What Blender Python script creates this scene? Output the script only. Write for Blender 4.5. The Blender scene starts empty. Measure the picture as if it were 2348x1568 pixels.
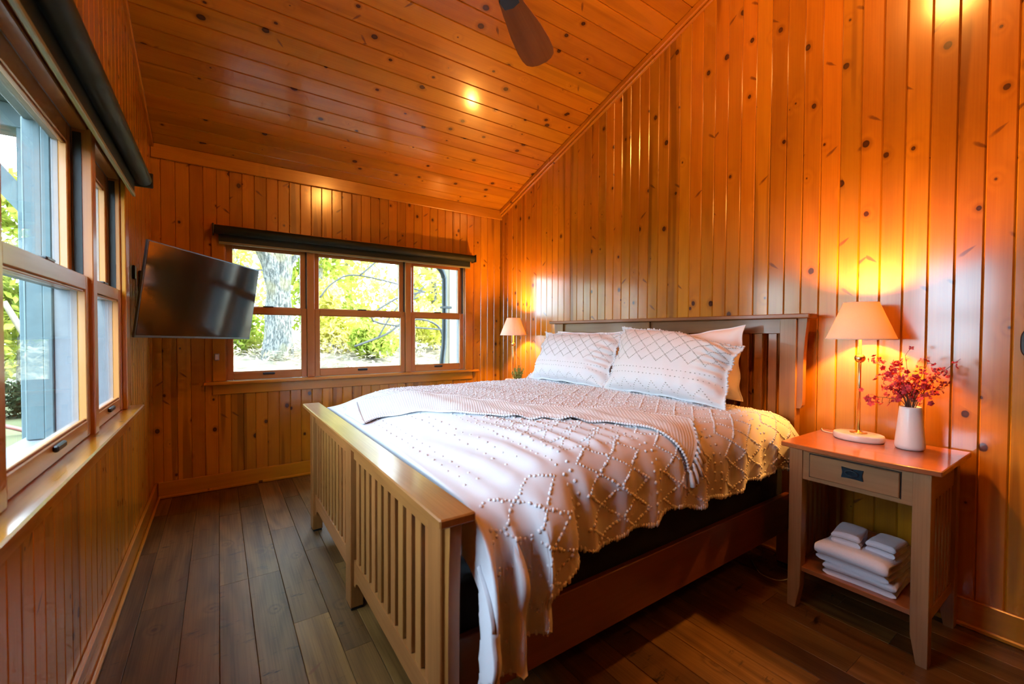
import bpy, bmesh, math, random
import numpy as np
from mathutils import Matrix, Vector, noise as mnoise

random.seed(7); rng = np.random.default_rng(11)
SC = bpy.context.scene
COL = SC.collection

# ------------------------------------------------------------------ room dimensions (metres)
XL, XR, YB, YN = -0.41, 2.72, 4.22, -2.40      # left wall, headboard wall, window wall, wall behind the camera
ZE, SLOPE, YRIDGE = 2.69, 0.335, 0.91          # eave height, ceiling pitch, ridge line
def ceil_z(y): return ZE + SLOPE * (YB - y)
YC = 2.055                                      # bed centre line

# ------------------------------------------------------------------ camera
cam_d = bpy.data.cameras.new('camera'); cam = bpy.data.objects.new('camera', cam_d); COL.objects.link(cam)
cam_d.sensor_width = 36; cam_d.lens = 36 * 985.8 / 2348
_y, _p, _r = math.radians(34.315), math.radians(1.173), math.radians(-0.274)
_f = Vector((math.sin(_y) * math.cos(_p), math.cos(_y) * math.cos(_p), -math.sin(_p)))
_rt = Vector((math.cos(_y), -math.sin(_y), 0)); _dn = _f.cross(_rt)
_rt2 = math.cos(_r) * _rt + math.sin(_r) * _dn; _dn2 = -math.sin(_r) * _rt + math.cos(_r) * _dn
_m = Matrix.Identity(4)
for i in range(3):
    _m[i][0] = _rt2[i]; _m[i][1] = -_dn2[i]; _m[i][2] = -_f[i]
_m[2][3] = 1.28
cam.matrix_world = _m
cam_d.clip_start = 0.02; cam_d.clip_end = 300
cam_d.dof.use_dof = True; cam_d.dof.focus_distance = 2.9; cam_d.dof.aperture_fstop = 2.6
SC.camera = cam

# ------------------------------------------------------------------ world, sun, exposure
SKY, SUN, LAMP_W, EXPO = 20.0, 12.0, 102.0, 0.0
CEILING_W = 72.0
FILL_LIGHT_W = 24.0  # strength of the fill light added behind the camera
WARM = (1.0, 0.40, 0.075)
w = bpy.data.worlds.new('world'); SC.world = w; w.use_nodes = True
bg = w.node_tree.nodes['Background']; bg.inputs[0].default_value = (0.62, 0.80, 1.0, 1); bg.inputs[1].default_value = SKY
sd = bpy.data.lights.new('sun', 'SUN'); sd.energy = SUN; sd.angle = 0.02; sd.color = (1, 0.93, 0.8)
so = bpy.data.objects.new('sun', sd); COL.objects.link(so)
so.rotation_euler = Vector((-0.62, 0.50, -0.75)).to_track_quat('-Z', 'Y').to_euler(); so.location = (6, -6, 12)
vs = SC.view_settings; vs.view_transform = 'Standard'; vs.look = 'None'; vs.exposure = EXPO; vs.gamma = 1.0; vs.use_curve_mapping = False
cy = SC.cycles
cy.max_bounces = 6; cy.diffuse_bounces = 5; cy.glossy_bounces = 3; cy.transmission_bounces = 4; cy.transparent_max_bounces = 8
cy.adaptive_threshold = 0.1; cy.adaptive_min_samples = 12
cy.caustics_reflective = False; cy.caustics_refractive = False; cy.sample_clamp_indirect = 8; cy.use_denoising = True
def portal(name, loc, rot, sx, sy):
    l = bpy.data.lights.new(name, 'AREA'); l.shape = 'RECTANGLE'; l.size = sx; l.size_y = sy; l.cycles.is_portal = True
    o = bpy.data.objects.new(name, l); COL.objects.link(o); o.location = loc; o.rotation_euler = rot
portal('window_portal', (1.145, YB + 0.17, 1.46), (-math.pi / 2, 0, 0), 2.3, 1.25)
portal('window_portal', (XL - 0.17, 1.855, 1.46), (0, -math.pi / 2, 0), 1.25, 2.4)

# ------------------------------------------------------------------ materials
MATS = {}
class NT:
    def __init__(s, name):
        s.m = bpy.data.materials.new(name); s.m.use_nodes = True; s.t = s.m.node_tree; s.t.nodes.clear(); MATS[name] = s.m
        s.out = s.n('ShaderNodeOutputMaterial')
    def n(s, typ, **kw):
        nd = s.t.nodes.new(typ)
        for k, v in kw.items(): setattr(nd, k, v)
        return nd
    def l(s, a, b): s.t.links.new(a, b)
    def inp(s, sock, v):
        if isinstance(v, bpy.types.NodeSocket): s.l(v, sock)
        elif v is not None: sock.default_value = v
    def math(s, op, a, b=None, c=None, clamp=False):
        nd = s.n('ShaderNodeMath', operation=op, use_clamp=clamp)
        for i, v in enumerate((a, b, c)):
            if v is not None: s.inp(nd.inputs[i], v)
        return nd.outputs[0]
    def vec(s, op, a, b=None, out=0):
        nd = s.n('ShaderNodeVectorMath', operation=op)
        s.inp(nd.inputs[0], a)
        if b is not None:
            if op == 'SCALE': s.inp(nd.inputs['Scale'], b)
            else: s.inp(nd.inputs[1], b)
        return nd.outputs['Value' if out == 1 else 0]
    def mix(s, f, a, b, blend='MIX'):
        nd = s.n('ShaderNodeMix', data_type='RGBA', blend_type=blend)
        s.inp(nd.inputs[0], f)
        s.inp(nd.inputs[6], (*a, 1) if isinstance(a, tuple) else a); s.inp(nd.inputs[7], (*b, 1) if isinstance(b, tuple) else b)
        return nd.outputs[2]
    def ramp(s, f, a, b, lo=0.0, hi=1.0, smooth=True):
        nd = s.n('ShaderNodeMapRange', interpolation_type='SMOOTHSTEP' if smooth else 'LINEAR')
        s.inp(nd.inputs[0], f); nd.inputs[1].default_value = a; nd.inputs[2].default_value = b; nd.inputs[3].default_value = lo; nd.inputs[4].default_value = hi
        return nd.outputs[0]
    def noise(s, v, scale=1.0, detail=3.0, rough=0.55, dist=0.0):
        nd = s.n('ShaderNodeTexNoise'); s.l(v, nd.inputs['Vector']); nd.inputs['Scale'].default_value = scale
        nd.inputs['Detail'].default_value = detail; nd.inputs['Roughness'].default_value = rough; nd.inputs['Distortion'].default_value = dist
        return nd.outputs[0]
    def principled(s, base, rough=0.5, coat=0.0, coat_rough=0.1, spec=0.5, metal=0.0, bump=None, bump_s=0.2, bump_d=0.002, sheen=0.0, **kw):
        p = s.n('ShaderNodeBsdfPrincipled')
        s.inp(p.inputs['Base Color'], (*base, 1) if isinstance(base, tuple) else base)
        s.inp(p.inputs['Roughness'], rough); s.inp(p.inputs['Coat Weight'], coat); s.inp(p.inputs['Coat Roughness'], coat_rough)
        s.inp(p.inputs['Specular IOR Level'], spec); s.inp(p.inputs['Metallic'], metal); s.inp(p.inputs['Sheen Weight'], sheen)
        for k, v in kw.items(): s.inp(p.inputs[k], v)
        if bump is not None:
            b = s.n('ShaderNodeBump'); b.inputs['Strength'].default_value = bump_s; b.inputs['Distance'].default_value = bump_d
            s.l(bump, b.inputs['Height']); s.l(b.outputs[0], p.inputs['Normal']); s.l(b.outputs[0], p.inputs['Coat Normal'])
        s.l(p.outputs[0], s.out.inputs[0]); return p

def sep(t, v):
    nd = t.n('ShaderNodeSeparateXYZ'); t.l(v, nd.inputs[0]); return nd.outputs
def comb(t, x, y, z):
    nd = t.n('ShaderNodeCombineXYZ')
    for i, v in enumerate((x, y, z)): t.inp(nd.inputs[i], v)
    return nd.outputs[0]

def wood(name, light, dark, knot_col=(0.045, 0.012, 0.004), knots=0.0, spikes=0.0, heart=0.0, tone=0.3, rough=0.3, coat=0.3,
         coat_rough=0.12, grain_amt=0.5, ring=26.0, knot_size=0.013, kcell=3.2, scrape=0.0, stains=0.0, spec=0.5, coat_ior=1.5):
    """local x runs along the grain, y across the face"""
    t = NT(name)
    tc = t.n('ShaderNodeTexCoord'); oi = t.n('ShaderNodeObjectInfo'); rnd = oi.outputs['Random']
    off = comb(t, t.math('MULTIPLY', rnd, 61.7), t.math('MULTIPLY', rnd, 23.9), t.math('MULTIPLY', rnd, 7.3))
    v = t.vec('ADD', tc.outputs['Object'], off)
    x, y, z = sep(t, v)
    kd = None; kmask = None; kring = None
    if knots > 0:
        sx, sy = kcell, 9.0
        v2 = comb(t, t.math('MULTIPLY', x, sx), t.math('MULTIPLY', y, sy), 0.0)
        vo = t.n('ShaderNodeTexVoronoi', voronoi_dimensions='2D', feature='F1'); t.l(v2, vo.inputs['Vector']); vo.inputs['Scale'].default_value = 1.0
        d = t.vec('SUBTRACT', v2, vo.outputs['Position']); dx, dy, dz = sep(t, d)
        dx = t.math('DIVIDE', dx, sx); dy = t.math('DIVIDE', dy, sy)
        cr, cg, cb = sep(t, vo.outputs['Color'])
        wob = t.noise(v, 60.0, 2.0)
        dist = t.math('SQRT', t.math('ADD', t.math('POWER', t.math('MULTIPLY', dx, 0.8), 2.0), t.math('POWER', dy, 2.0)))
        dist = t.math('ADD', dist, t.math('MULTIPLY', t.math('SUBTRACT', wob, 0.5), 0.004))
        size = t.ramp(cr, 1.0 - knots, 1.0, 0.0, knot_size, smooth=False)
        rel = t.math('DIVIDE', dist, t.math('MAXIMUM', size, 0.0005))
        kmask = t.ramp(rel, 0.8, 1.1, 1.0, 0.0)
        kmask = t.math('MULTIPLY', kmask, t.math('GREATER_THAN', size, 0.001))
        kring = t.math('MULTIPLY', t.ramp(rel, 0.9, 2.4, 1.0, 0.0), t.math('GREATER_THAN', size, 0.001))
        kd = t.math('MULTIPLY', t.math('POWER', 2.718, t.math('MULTIPLY', t.math('POWER', t.math('DIVIDE', dist, 0.03), 2.0), -1.0)), t.math('GREATER_THAN', size, 0.002))
    warp = t.noise(comb(t, t.math('MULTIPLY', x, 1.1), t.math('MULTIPLY', y, 5.0), t.math('MULTIPLY', z, 5.0)), 1.0, 1.5)
    rc = t.math('MULTIPLY', warp, ring)
    if kd is not None: rc = t.math('ADD', rc, t.math('MULTIPLY', kd, 9.0))
    rings = t.math('ADD', t.math('MULTIPLY', t.math('SINE', rc), 0.5), 0.5)
    rings = t.math('POWER', rings, 1.6)
    fine = t.noise(comb(t, t.math('MULTIPLY', x, 3.0), t.math('MULTIPLY', y, 160.0), t.math('MULTIPLY', z, 60.0)), 1.0, 2.0)
    broad = t.noise(comb(t, t.math('MULTIPLY', x, 0.9), t.math('MULTIPLY', y, 14.0), t.math('MULTIPLY', z, 4.0)), 1.0, 2.0)
    g = t.math('ADD', t.math('MULTIPLY', rings, 0.45), t.math('MULTIPLY', t.ramp(fine, 0.35, 0.7), 0.35))
    g = t.math('ADD', g, t.math('MULTIPLY', t.ramp(broad, 0.35, 0.7), 0.45))
    col = t.mix(t.math('MULTIPLY', g, grain_amt, clamp=True), light, dark)
    if heart > 0:
        hn = t.noise(comb(t, t.math('MULTIPLY', x, 0.45), t.math('MULTIPLY', y, 11.0), 3.7), 1.0, 1.0)
        hm = t.math('MULTIPLY', t.ramp(hn, 0.60, 0.66), heart)
        col = t.mix(hm, col, tuple(c * 0.55 for c in dark))
    if spikes > 0:
        sx, sy = 4.2, 7.5
        v3 = comb(t, t.math('ADD', t.math('MULTIPLY', x, sx), 17.3), t.math('ADD', t.math('MULTIPLY', y, sy), 4.1), 0.0)
        vo = t.n('ShaderNodeTexVoronoi', voronoi_dimensions='2D', feature='F1'); t.l(v3, vo.inputs['Vector']); vo.inputs['Scale'].default_value = 1.0
        d = t.vec('SUBTRACT', v3, vo.outputs['Position']); dx, dy, dz = sep(t, d)
        dx = t.math('DIVIDE', dx, sx); dy = t.math('DIVIDE', dy, sy); cr, cg, cb = sep(t, vo.outputs['Color'])
        sgn = t.math('SUBTRACT', t.math('MULTIPLY', t.math('GREATER_THAN', cg, 0.5), 2.0), 1.0)
        dxs = t.math('MULTIPLY', dx, sgn)
        p = t.math('ADD', t.math('MULTIPLY', dxs, 0.64), t.math('MULTIPLY', dy, 0.77)); q = t.math('SUBTRACT', t.math('MULTIPLY', dxs, 0.77), t.math('MULTIPLY', dy, 0.64))
        wid = t.math('MAXIMUM', 0.002, t.math('ADD', 0.003, t.math('MULTIPLY', t.math('ADD', p, 0.035), 0.13)))
        e = t.math('ADD', t.math('POWER', t.math('DIVIDE', p, 0.036), 2.0), t.math('POWER', t.math('DIVIDE', q, wid), 2.0))
        wob2 = t.noise(v, 45.0, 3.0)
        e = t.math('ADD', e, t.math('MULTIPLY', t.math('SUBTRACT', wob2, 0.5), 1.2))
        sm = t.math('MULTIPLY', t.ramp(e, 0.1, 1.35, 0.75, 0.0), t.math('GREATER_THAN', cr, 1.0 - spikes))
        col = t.mix(sm, col, tuple(c * 2.1 for c in knot_col))
    if kmask is not None:
        col = t.mix(t.math('MULTIPLY', kring, 0.45), col, tuple(c * 0.6 for c in dark))
        inner = t.mix(t.math('MULTIPLY', t.ramp(rel, 0.2, 0.8), cb), tuple(c * 1.7 for c in knot_col), tuple(c * 0.6 for c in knot_col))
        col = t.mix(kmask, col, inner)
    if scrape > 0:
        sn = t.noise(comb(t, t.math('MULTIPLY', x, 26.0), t.math('MULTIPLY', y, 7.0), 0.0), 1.0, 4.0, 0.7)
        sp = t.noise(comb(t, t.math('MULTIPLY', x, 1.6), t.math('MULTIPLY', y, 3.0), 9.0), 1.0, 2.0)
        sm = t.math('MULTIPLY', t.math('MULTIPLY', t.ramp(sn, 0.57, 0.66), t.ramp(sp, 0.5, 0.62)), scrape)
        col = t.mix(sm, col, (0.012, 0.008, 0.006))
    val = t.math('ADD', 1.0 - tone * 0.5, t.math('MULTIPLY', rnd, tone))
    hs = t.n('ShaderNodeHueSaturation'); t.l(col, hs.inputs['Color']); t.l(val, hs.inputs['Value'])
    t.l(t.math('ADD', 0.495, t.math('MULTIPLY', t.math('FRACT', t.math('MULTIPLY', rnd, 7.13)), 0.012)), hs.inputs['Hue'])
    big = t.noise(comb(t, t.math('MULTIPLY', x, 2.5), t.math('MULTIPLY', y, 6.0), 1.0), 1.0, 1.0)
    bh = t.math('MULTIPLY', big, 2.2)
    r2 = t.math('ADD', rough - 0.06, t.math('MULTIPLY', fine, 0.12))
    t.principled(hs.outputs[0], r2, coat, coat_rough, spec, bump=bh, bump_s=0.25, bump_d=0.0015, **{'Coat IOR': coat_ior})
    return t.m

def plain(name, col, rough=0.5, metal=0.0, coat=0.0, spec=0.5, var=0.0, vscale=30.0, bump=0.0, sheen=0.0, **kw):
    t = NT(name); tc = t.n('ShaderNodeTexCoord'); nz = t.noise(tc.outputs['Object'], vscale, 3.0)
    c = t.mix(t.ramp(nz, 0.3, 0.7), tuple(x * (1 - var) for x in col), tuple(min(1, x * (1 + var)) for x in col))
    t.principled(c, rough, coat, 0.08, spec, metal, bump=nz if bump else None, bump_s=bump, bump_d=0.002, sheen=sheen, **kw)
    return t.m

PINE_L, PINE_D = (0.50, 0.203, 0.0072), (0.30, 0.100, 0.0025)
wood('pine_wall', PINE_L, PINE_D, knots=0.5, spikes=0.22, heart=0.6, tone=0.36, rough=0.36, coat=1.0, coat_rough=0.16, coat_ior=1.65, spec=0.25, knot_size=0.016)
wood('pine_ceiling', PINE_L, PINE_D, knots=0.6, spikes=0.06, heart=0.25, tone=0.22, rough=0.36, coat=0.45, coat_rough=0.14, kcell=3.0, knot_size=0.019, coat_ior=1.6, spec=0.3)
wood('pine_trim', PINE_L, PINE_D, knots=0.3, spikes=0.0, heart=0.1, tone=0.15, rough=0.3, coat=0.8, coat_rough=0.14)
wood('fir_window', (0.44, 0.178, 0.040), (0.29, 0.100, 0.018), tone=0.14, rough=0.34, coat=0.4, ring=18)
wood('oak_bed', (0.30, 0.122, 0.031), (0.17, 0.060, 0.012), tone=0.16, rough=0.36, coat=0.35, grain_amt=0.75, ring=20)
wood('oak_stand', (0.36, 0.185, 0.080), (0.20, 0.092, 0.035), tone=0.14, rough=0.36, coat=0.35, grain_amt=0.75, ring=20)
wood('cherry_top', (0.34, 0.115, 0.036), (0.21, 0.058, 0.016), tone=0.1, rough=0.3, coat=0.6, coat_rough=0.1, grain_amt=0.6, ring=20)
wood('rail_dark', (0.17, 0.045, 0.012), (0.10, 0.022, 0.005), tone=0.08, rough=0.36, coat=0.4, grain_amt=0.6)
wood('floor_plank', (0.185, 0.092, 0.026), (0.072, 0.031, 0.007), knots=0.14, spikes=0.05, heart=0.3, tone=0.7, rough=0.42, coat=0.0, coat_rough=0.25, grain_amt=0.9, ring=34, scrape=0.9, knot_size=0.010, spec=0.28)
wood('fan_blade_wood', (0.28, 0.100, 0.018), (0.15, 0.042, 0.007), tone=0.05, rough=0.5, coat=0.0, spec=0.2)
wood('timber_pale', (0.20, 0.165, 0.11), (0.14, 0.11, 0.07), knots=0.2, tone=0.1, rough=0.7, coat=0.0, knot_col=(0.05, 0.03, 0.015), knot_size=0.02)
plain('wall_core', (0.30, 0.10, 0.02), 0.7)
plain('groove', (0.16, 0.05, 0.01), 0.7)
plain('siding_blue', (0.055, 0.096, 0.104), 0.6, var=0.08, vscale=3.0)
plain('siding_pale', (0.16, 0.185, 0.20), 0.6, var=0.05, vscale=3.0)
plain('cladding', (0.19, 0.205, 0.22), 0.5, var=0.05)
plain('cladding_teal', (0.075, 0.120, 0.128), 0.5, var=0.05)
plain('metal_green', (0.012, 0.018, 0.018), 0.45, metal=0.2)
plain('shade_fabric', (0.009, 0.014, 0.008), 0.6, spec=0.35, var=0.1, vscale=300, sheen=0.0)
plain('hem_bar', (0.19, 0.19, 0.09), 0.4)
plain('black_metal', (0.010, 0.014, 0.016), 0.35, spec=0.6)
plain('bronze_dark', (0.012, 0.018, 0.020), 0.3, metal=0.3)
plain('handle_blue', (0.015, 0.032, 0.050), 0.32, metal=0.5, var=0.2)
plain('brass', (0.78, 0.56, 0.25), 0.28, metal=1.0)
plain('marble', (0.80, 0.74, 0.72), 0.3, var=0.06, vscale=9, coat=0.4)
plain('ceramic_white', (0.80, 0.81, 0.84), 0.35, coat=0.3)
plain('tv_body', (0.010, 0.010, 0.011), 0.35)
plain('tv_edge', (0.10, 0.14, 0.17), 0.3, metal=0.8)
plain('tv_screen', (0.004, 0.0035, 0.003), 0.09, spec=0.55)
plain('white_plastic', (0.72, 0.70, 0.68), 0.4)
plain('grey_plastic', (0.30, 0.26, 0.25), 0.4)
plain('cord_white', (0.72, 0.73, 0.76), 0.35, coat=0.5)
plain('black_fabric', (0.006, 0.006, 0.007), 0.9)
plain('dark_rubber', (0.006, 0.006, 0.006), 0.8)
plain('towel', (0.76, 0.80, 0.90), 0.95, bump=0.9, vscale=420, sheen=0.3, var=0.03)
plain('sheet_white', (0.84, 0.83, 0.85), 0.85, bump=0.12, vscale=60, sheen=0.2)
plain('duvet', (0.60, 0.63, 0.69), 0.9, bump=0.10, vscale=500, sheen=0.25, var=0.02)
plain('sham', (0.69, 0.68, 0.695), 0.9, bump=0.10, vscale=500, sheen=0.25, var=0.02)
plain('branch_grey', (0.034, 0.034, 0.030), 0.9)
plain('tuft_white', (0.68, 0.705, 0.75), 0.95, bump=0.5, vscale=600, sheen=0.3)
plain('tuft_shadow_grey', (0.42, 0.41, 0.39), 0.95, bump=0.5, vscale=600, sheen=0.3)  # shadows of the pillow tufts on white cloth put into their colour
plain('blossom', (0.56, 0.045, 0.060), 0.7, var=0.35, vscale=60)
plain('twig', (0.08, 0.03, 0.02), 0.7)
plain('plant_green', (0.19, 0.27, 0.07), 0.7, var=0.5, vscale=50)
plain('grass', (0.075, 0.08, 0.03), 0.95, var=0.25, vscale=1.2)
plain('path_gravel', (0.15, 0.13, 0.115), 0.95, var=0.1, vscale=8)
plain('forest_floor', (0.22, 0.19, 0.13), 0.95, var=0.35, vscale=2.5)
plain('roofing', (0.10, 0.10, 0.10), 0.9)
plain('arch_pink', (0.16, 0.06, 0.05), 0.5)

def fabric_knit():
    t = NT('throw_knit'); tc = t.n('ShaderNodeTexCoord'); u = tc.outputs['UV']; x, y, z = sep(t, u)
    a = t.math('SINE', t.math('MULTIPLY', x, 2 * math.pi)); b = t.math('SINE', t.math('MULTIPLY', y, 2 * math.pi))
    h = t.math('ADD', t.math('MULTIPLY', a, 0.7), t.math('MULTIPLY', b, 0.35))
    c = t.mix(t.ramp(h, -1.0, 0.6), (0.57, 0.595, 0.64), (0.66, 0.685, 0.73))
    t.principled(c, 0.95, bump=h, bump_s=0.5, bump_d=0.0014, sheen=0.3)
fabric_knit()

def lampshade():
    t = NT('lamp_shade'); tc = t.n('ShaderNodeTexCoord'); nz = t.noise(tc.outputs['Object'], 220.0, 3.0)
    c = t.mix(nz, (0.80, 0.71, 0.60), (0.90, 0.82, 0.72))
    d = t.n('ShaderNodeBsdfDiffuse'); t.l(c, d.inputs[0]); tr = t.n('ShaderNodeBsdfTranslucent'); tr.inputs[0].default_value = (0.86, 0.62, 0.42, 1)
    m = t.n('ShaderNodeMixShader'); m.inputs[0].default_value = 0.20; t.l(d.outputs[0], m.inputs[1]); t.l(tr.outputs[0], m.inputs[2]); t.l(m.outputs[0], t.out.inputs[0])
lampshade()
def bulb():
    t = NT('bulb_glow'); e = t.n('ShaderNodeEmission'); e.inputs[0].default_value = (1, 0.62, 0.28, 1); e.inputs[1].default_value = 12; t.l(e.outputs[0], t.out.inputs[0])
bulb()
def glass():
    t = NT('window_glass'); f = t.n('ShaderNodeFresnel'); gb = t.n('ShaderNodeNewGeometry').outputs['Backfacing']
    t.l(t.math('ADD', 1.16, t.math('MULTIPLY', gb, 1 / 1.16 - 1.16)), f.inputs[0])
    tr = t.n('ShaderNodeBsdfTransparent'); tr.inputs[0].default_value = (0.97, 0.99, 0.98, 1); g = t.n('ShaderNodeBsdfGlossy'); g.inputs['Roughness'].default_value = 0.0
    m = t.n('ShaderNodeMixShader'); t.l(f.outputs[0], m.inputs[0]); t.l(tr.outputs[0], m.inputs[1]); t.l(g.outputs[0], m.inputs[2]); t.l(m.outputs[0], t.out.inputs[0])
glass()
def leaves(name, c1, c2, tl):
    t = NT(name); geo = t.n('ShaderNodeNewGeometry'); nz = t.noise(geo.outputs['Position'], 1.7, 3.0)
    ri = t.n('ShaderNodeNewGeometry').outputs['Random Per Island']
    c = t.mix(t.math('ADD', t.math('MULTIPLY', t.ramp(nz, 0.35, 0.65), 0.6), t.math('MULTIPLY', ri, 0.4)), c1, c2)
    d = t.n('ShaderNodeBsdfDiffuse'); t.l(c, d.inputs[0]); tr = t.n('ShaderNodeBsdfTranslucent'); t.l(c, tr.inputs[0])
    m = t.n('ShaderNodeMixShader'); m.inputs[0].default_value = tl; t.l(d.outputs[0], m.inputs[1]); t.l(tr.outputs[0], m.inputs[2]); t.l(m.outputs[0], t.out.inputs[0])
leaves('leaf_yellow', (0.34, 0.35, 0.03), (0.70, 0.60, 0.20), 0.45)
leaves('leaf_green', (0.15, 0.22, 0.02), (0.44, 0.43, 0.09), 0.4)
leaves('leaf_dark', (0.010, 0.022, 0.012), (0.035, 0.05, 0.024), 0.3)
leaves('fern', (0.28, 0.24, 0.15), (0.45, 0.38, 0.27), 0.3)
def bark():
    t = NT('bark'); tc = t.n('ShaderNodeTexCoord'); x, y, z = sep(t, tc.outputs['Object'])
    n1 = t.noise(comb(t, t.math('MULTIPLY', x, 34.0), t.math('MULTIPLY', y, 34.0), t.math('MULTIPLY', z, 9.0)), 1.0, 5.0, 0.7)
    n2 = t.noise(tc.outputs['Object'], 1.6, 2.0)
    c = t.mix(t.ramp(n1, 0.40, 0.60), (0.045, 0.052, 0.048), (0.21, 0.205, 0.18)); c = t.mix(t.math('MULTIPLY', t.ramp(n2, 0.5, 0.6), 0.5), c, (0.20, 0.17, 0.075))
    t.principled(c, 0.95, bump=n1, bump_s=1.0, bump_d=0.05)
bark()

# ------------------------------------------------------------------ object helpers
WM = {}
def wmat(o): return WM.get(o.name, Matrix.Identity(4))
def link(o, parent=None, mw=None):
    COL.objects.link(o); mw = mw if mw is not None else Matrix.Identity(4)
    WM[o.name] = mw
    if parent is not None:
        o.parent = parent; o.matrix_local = wmat(parent).inverted() @ mw
    else: o.matrix_local = mw
    return o
def tag(o, label=None, cat=None, group=None, kind=None):
    if label: o['label'] = label
    if cat: o['category'] = cat
    if group: o['group'] = group
    if kind: o['kind'] = kind
    return o
def thing(name, loc, label, cat, group=None, rotz=0.0):
    o = bpy.data.objects.new(name, None); o.empty_display_size = 0.1
    link(o, None, Matrix.Translation(loc) @ Matrix.Rotation(rotz, 4, 'Z')); return tag(o, label, cat, group)
def mesh_obj(name, verts, faces, mat, parent=None, mw=None, smooth=False, uv=None):
    """verts are given in the frame mw (world if None)"""
    me = bpy.data.meshes.new(name); me.from_pydata([tuple(v) for v in verts], [], [tuple(f) for f in faces]); me.materials.append(MATS[mat])
    if smooth: me.polygons.foreach_set('use_smooth', [True] * len(me.polygons))
    me.update(); return link(bpy.data.objects.new(name, me), parent, mw)
def np_mesh(name, V, F, mat, parent=None, mw=None, smooth=True, uv=None):
    """V (n,3), F (m,k) numpy arrays"""
    me = bpy.data.meshes.new(name); V = np.asarray(V, np.float32); F = np.asarray(F, np.int32); k = F.shape[1]
    me.vertices.add(len(V)); me.vertices.foreach_set('co', V.ravel()); me.loops.add(F.size); me.loops.foreach_set('vertex_index', F.ravel())
    me.polygons.add(len(F)); me.polygons.foreach_set('loop_start', np.arange(len(F), dtype=np.int32) * k)
    if uv is not None:
        l = me.uv_layers.new(name='UVMap'); l.data.foreach_set('uv', np.asarray(uv, np.float32)[F.ravel()].ravel())
    me.update(calc_edges=True)
    me.polygons.foreach_set('use_smooth', np.full(len(F), smooth)); me.materials.append(MATS[mat]); me.validate(); return link(bpy.data.objects.new(name, me), parent, mw)

_boxc = {}
def chamfer_box_mesh(L, W, T, b, mat):
    key = (round(L, 4), round(W, 4), round(T, 4), round(b, 4), mat)
    if key in _boxc: return _boxc[key]
    bm = bmesh.new(); bmesh.ops.create_cube(bm, size=1.0)
    for v in bm.verts: v.co = Vector((v.co.x * L, v.co.y * W, v.co.z * T))
    if b > 0: bmesh.ops.bevel(bm, geom=bm.edges[:], offset=min(b, L / 3, W / 3, T / 3), segments=1, affect='EDGES', profile=0.5)
    me = bpy.data.meshes.new('box'); bm.to_mesh(me); bm.free(); me.materials.append(MATS[mat]); _boxc[key] = me; return me
ROT = {'x': Matrix.Identity(4), 'y': Matrix.Rotation(math.pi / 2, 4, 'Z'), 'z': Matrix.Rotation(-math.pi / 2, 4, 'Y')}
def box(name, parent, mat, lo, hi, bev=0.002, grain=None, frame=None):
    """axis-aligned board between two corners (in frame, else world); its local x runs along the grain"""
    lo, hi = [min(a, b) for a, b in zip(lo, hi)], [max(a, b) for a, b in zip(lo, hi)]
    d = [hi[i] - lo[i] for i in range(3)]; c = [(hi[i] + lo[i]) / 2 for i in range(3)]
    g = grain or 'xyz'[d.index(max(d))]
    dims = {'x': (d[0], d[1], d[2]), 'y': (d[1], d[0], d[2]), 'z': (d[2], d[1], d[0])}[g]
    me = chamfer_box_mesh(*dims, bev, mat)
    mw = Matrix.Translation(c) @ ROT[g]
    if frame is not None: mw = frame @ mw
    return link(bpy.data.objects.new(name, me), parent, mw)
_plc = {}
def plank_mesh(L, W, T, groove, mat, s0=0.0, s1=0.0):
    """board: x along its length, y across, z out of the wall; V chamfers on the long front edges; s0, s1 skew the ends"""
    key = (round(L, 4), round(W, 4), T, groove, mat, round(s0, 4), round(s1, 4))
    if key in _plc: return _plc[key]
    h = W / 2; c = groove; prof = [(-h, 0), (-h, T - c), (-h + c, T), (h - c, T), (h, T - c), (h, 0)]
    V = []
    for e, s in ((-L / 2, s0), (L / 2, s1)):
        for (y, z) in prof: V.append((e + s * y, y, z))
    n = len(prof); F = [[i, (i + 1) % n, n + (i + 1) % n, n + i] for i in range(n)] + [list(range(n))[::-1], [n + i for i in range(n)]]
    me = bpy.data.meshes.new('plank'); me.from_pydata(V, [], F); me.materials.append(MATS[mat]); me.update()
    bm = bmesh.new(); bm.from_mesh(me); bmesh.ops.recalc_face_normals(bm, faces=bm.faces); bm.to_mesh(me); bm.free()
    _plc[key] = me; return me
def plank(name, parent, mat, origin, xdir, zdir, L, W, T, groove=0.004, s0=0.0, s1=0.0):
    x = Vector(xdir).normalized(); z = Vector(zdir).normalized(); y = z.cross(x)
    m = Matrix((( x.x, y.x, z.x, origin[0]), (x.y, y.y, z.y, origin[1]), (x.z, y.z, z.z, origin[2]), (0, 0, 0, 1)))
    return link(bpy.data.objects.new(name, plank_mesh(L, W, T, groove, mat, s0, s1)), parent, m)
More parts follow.
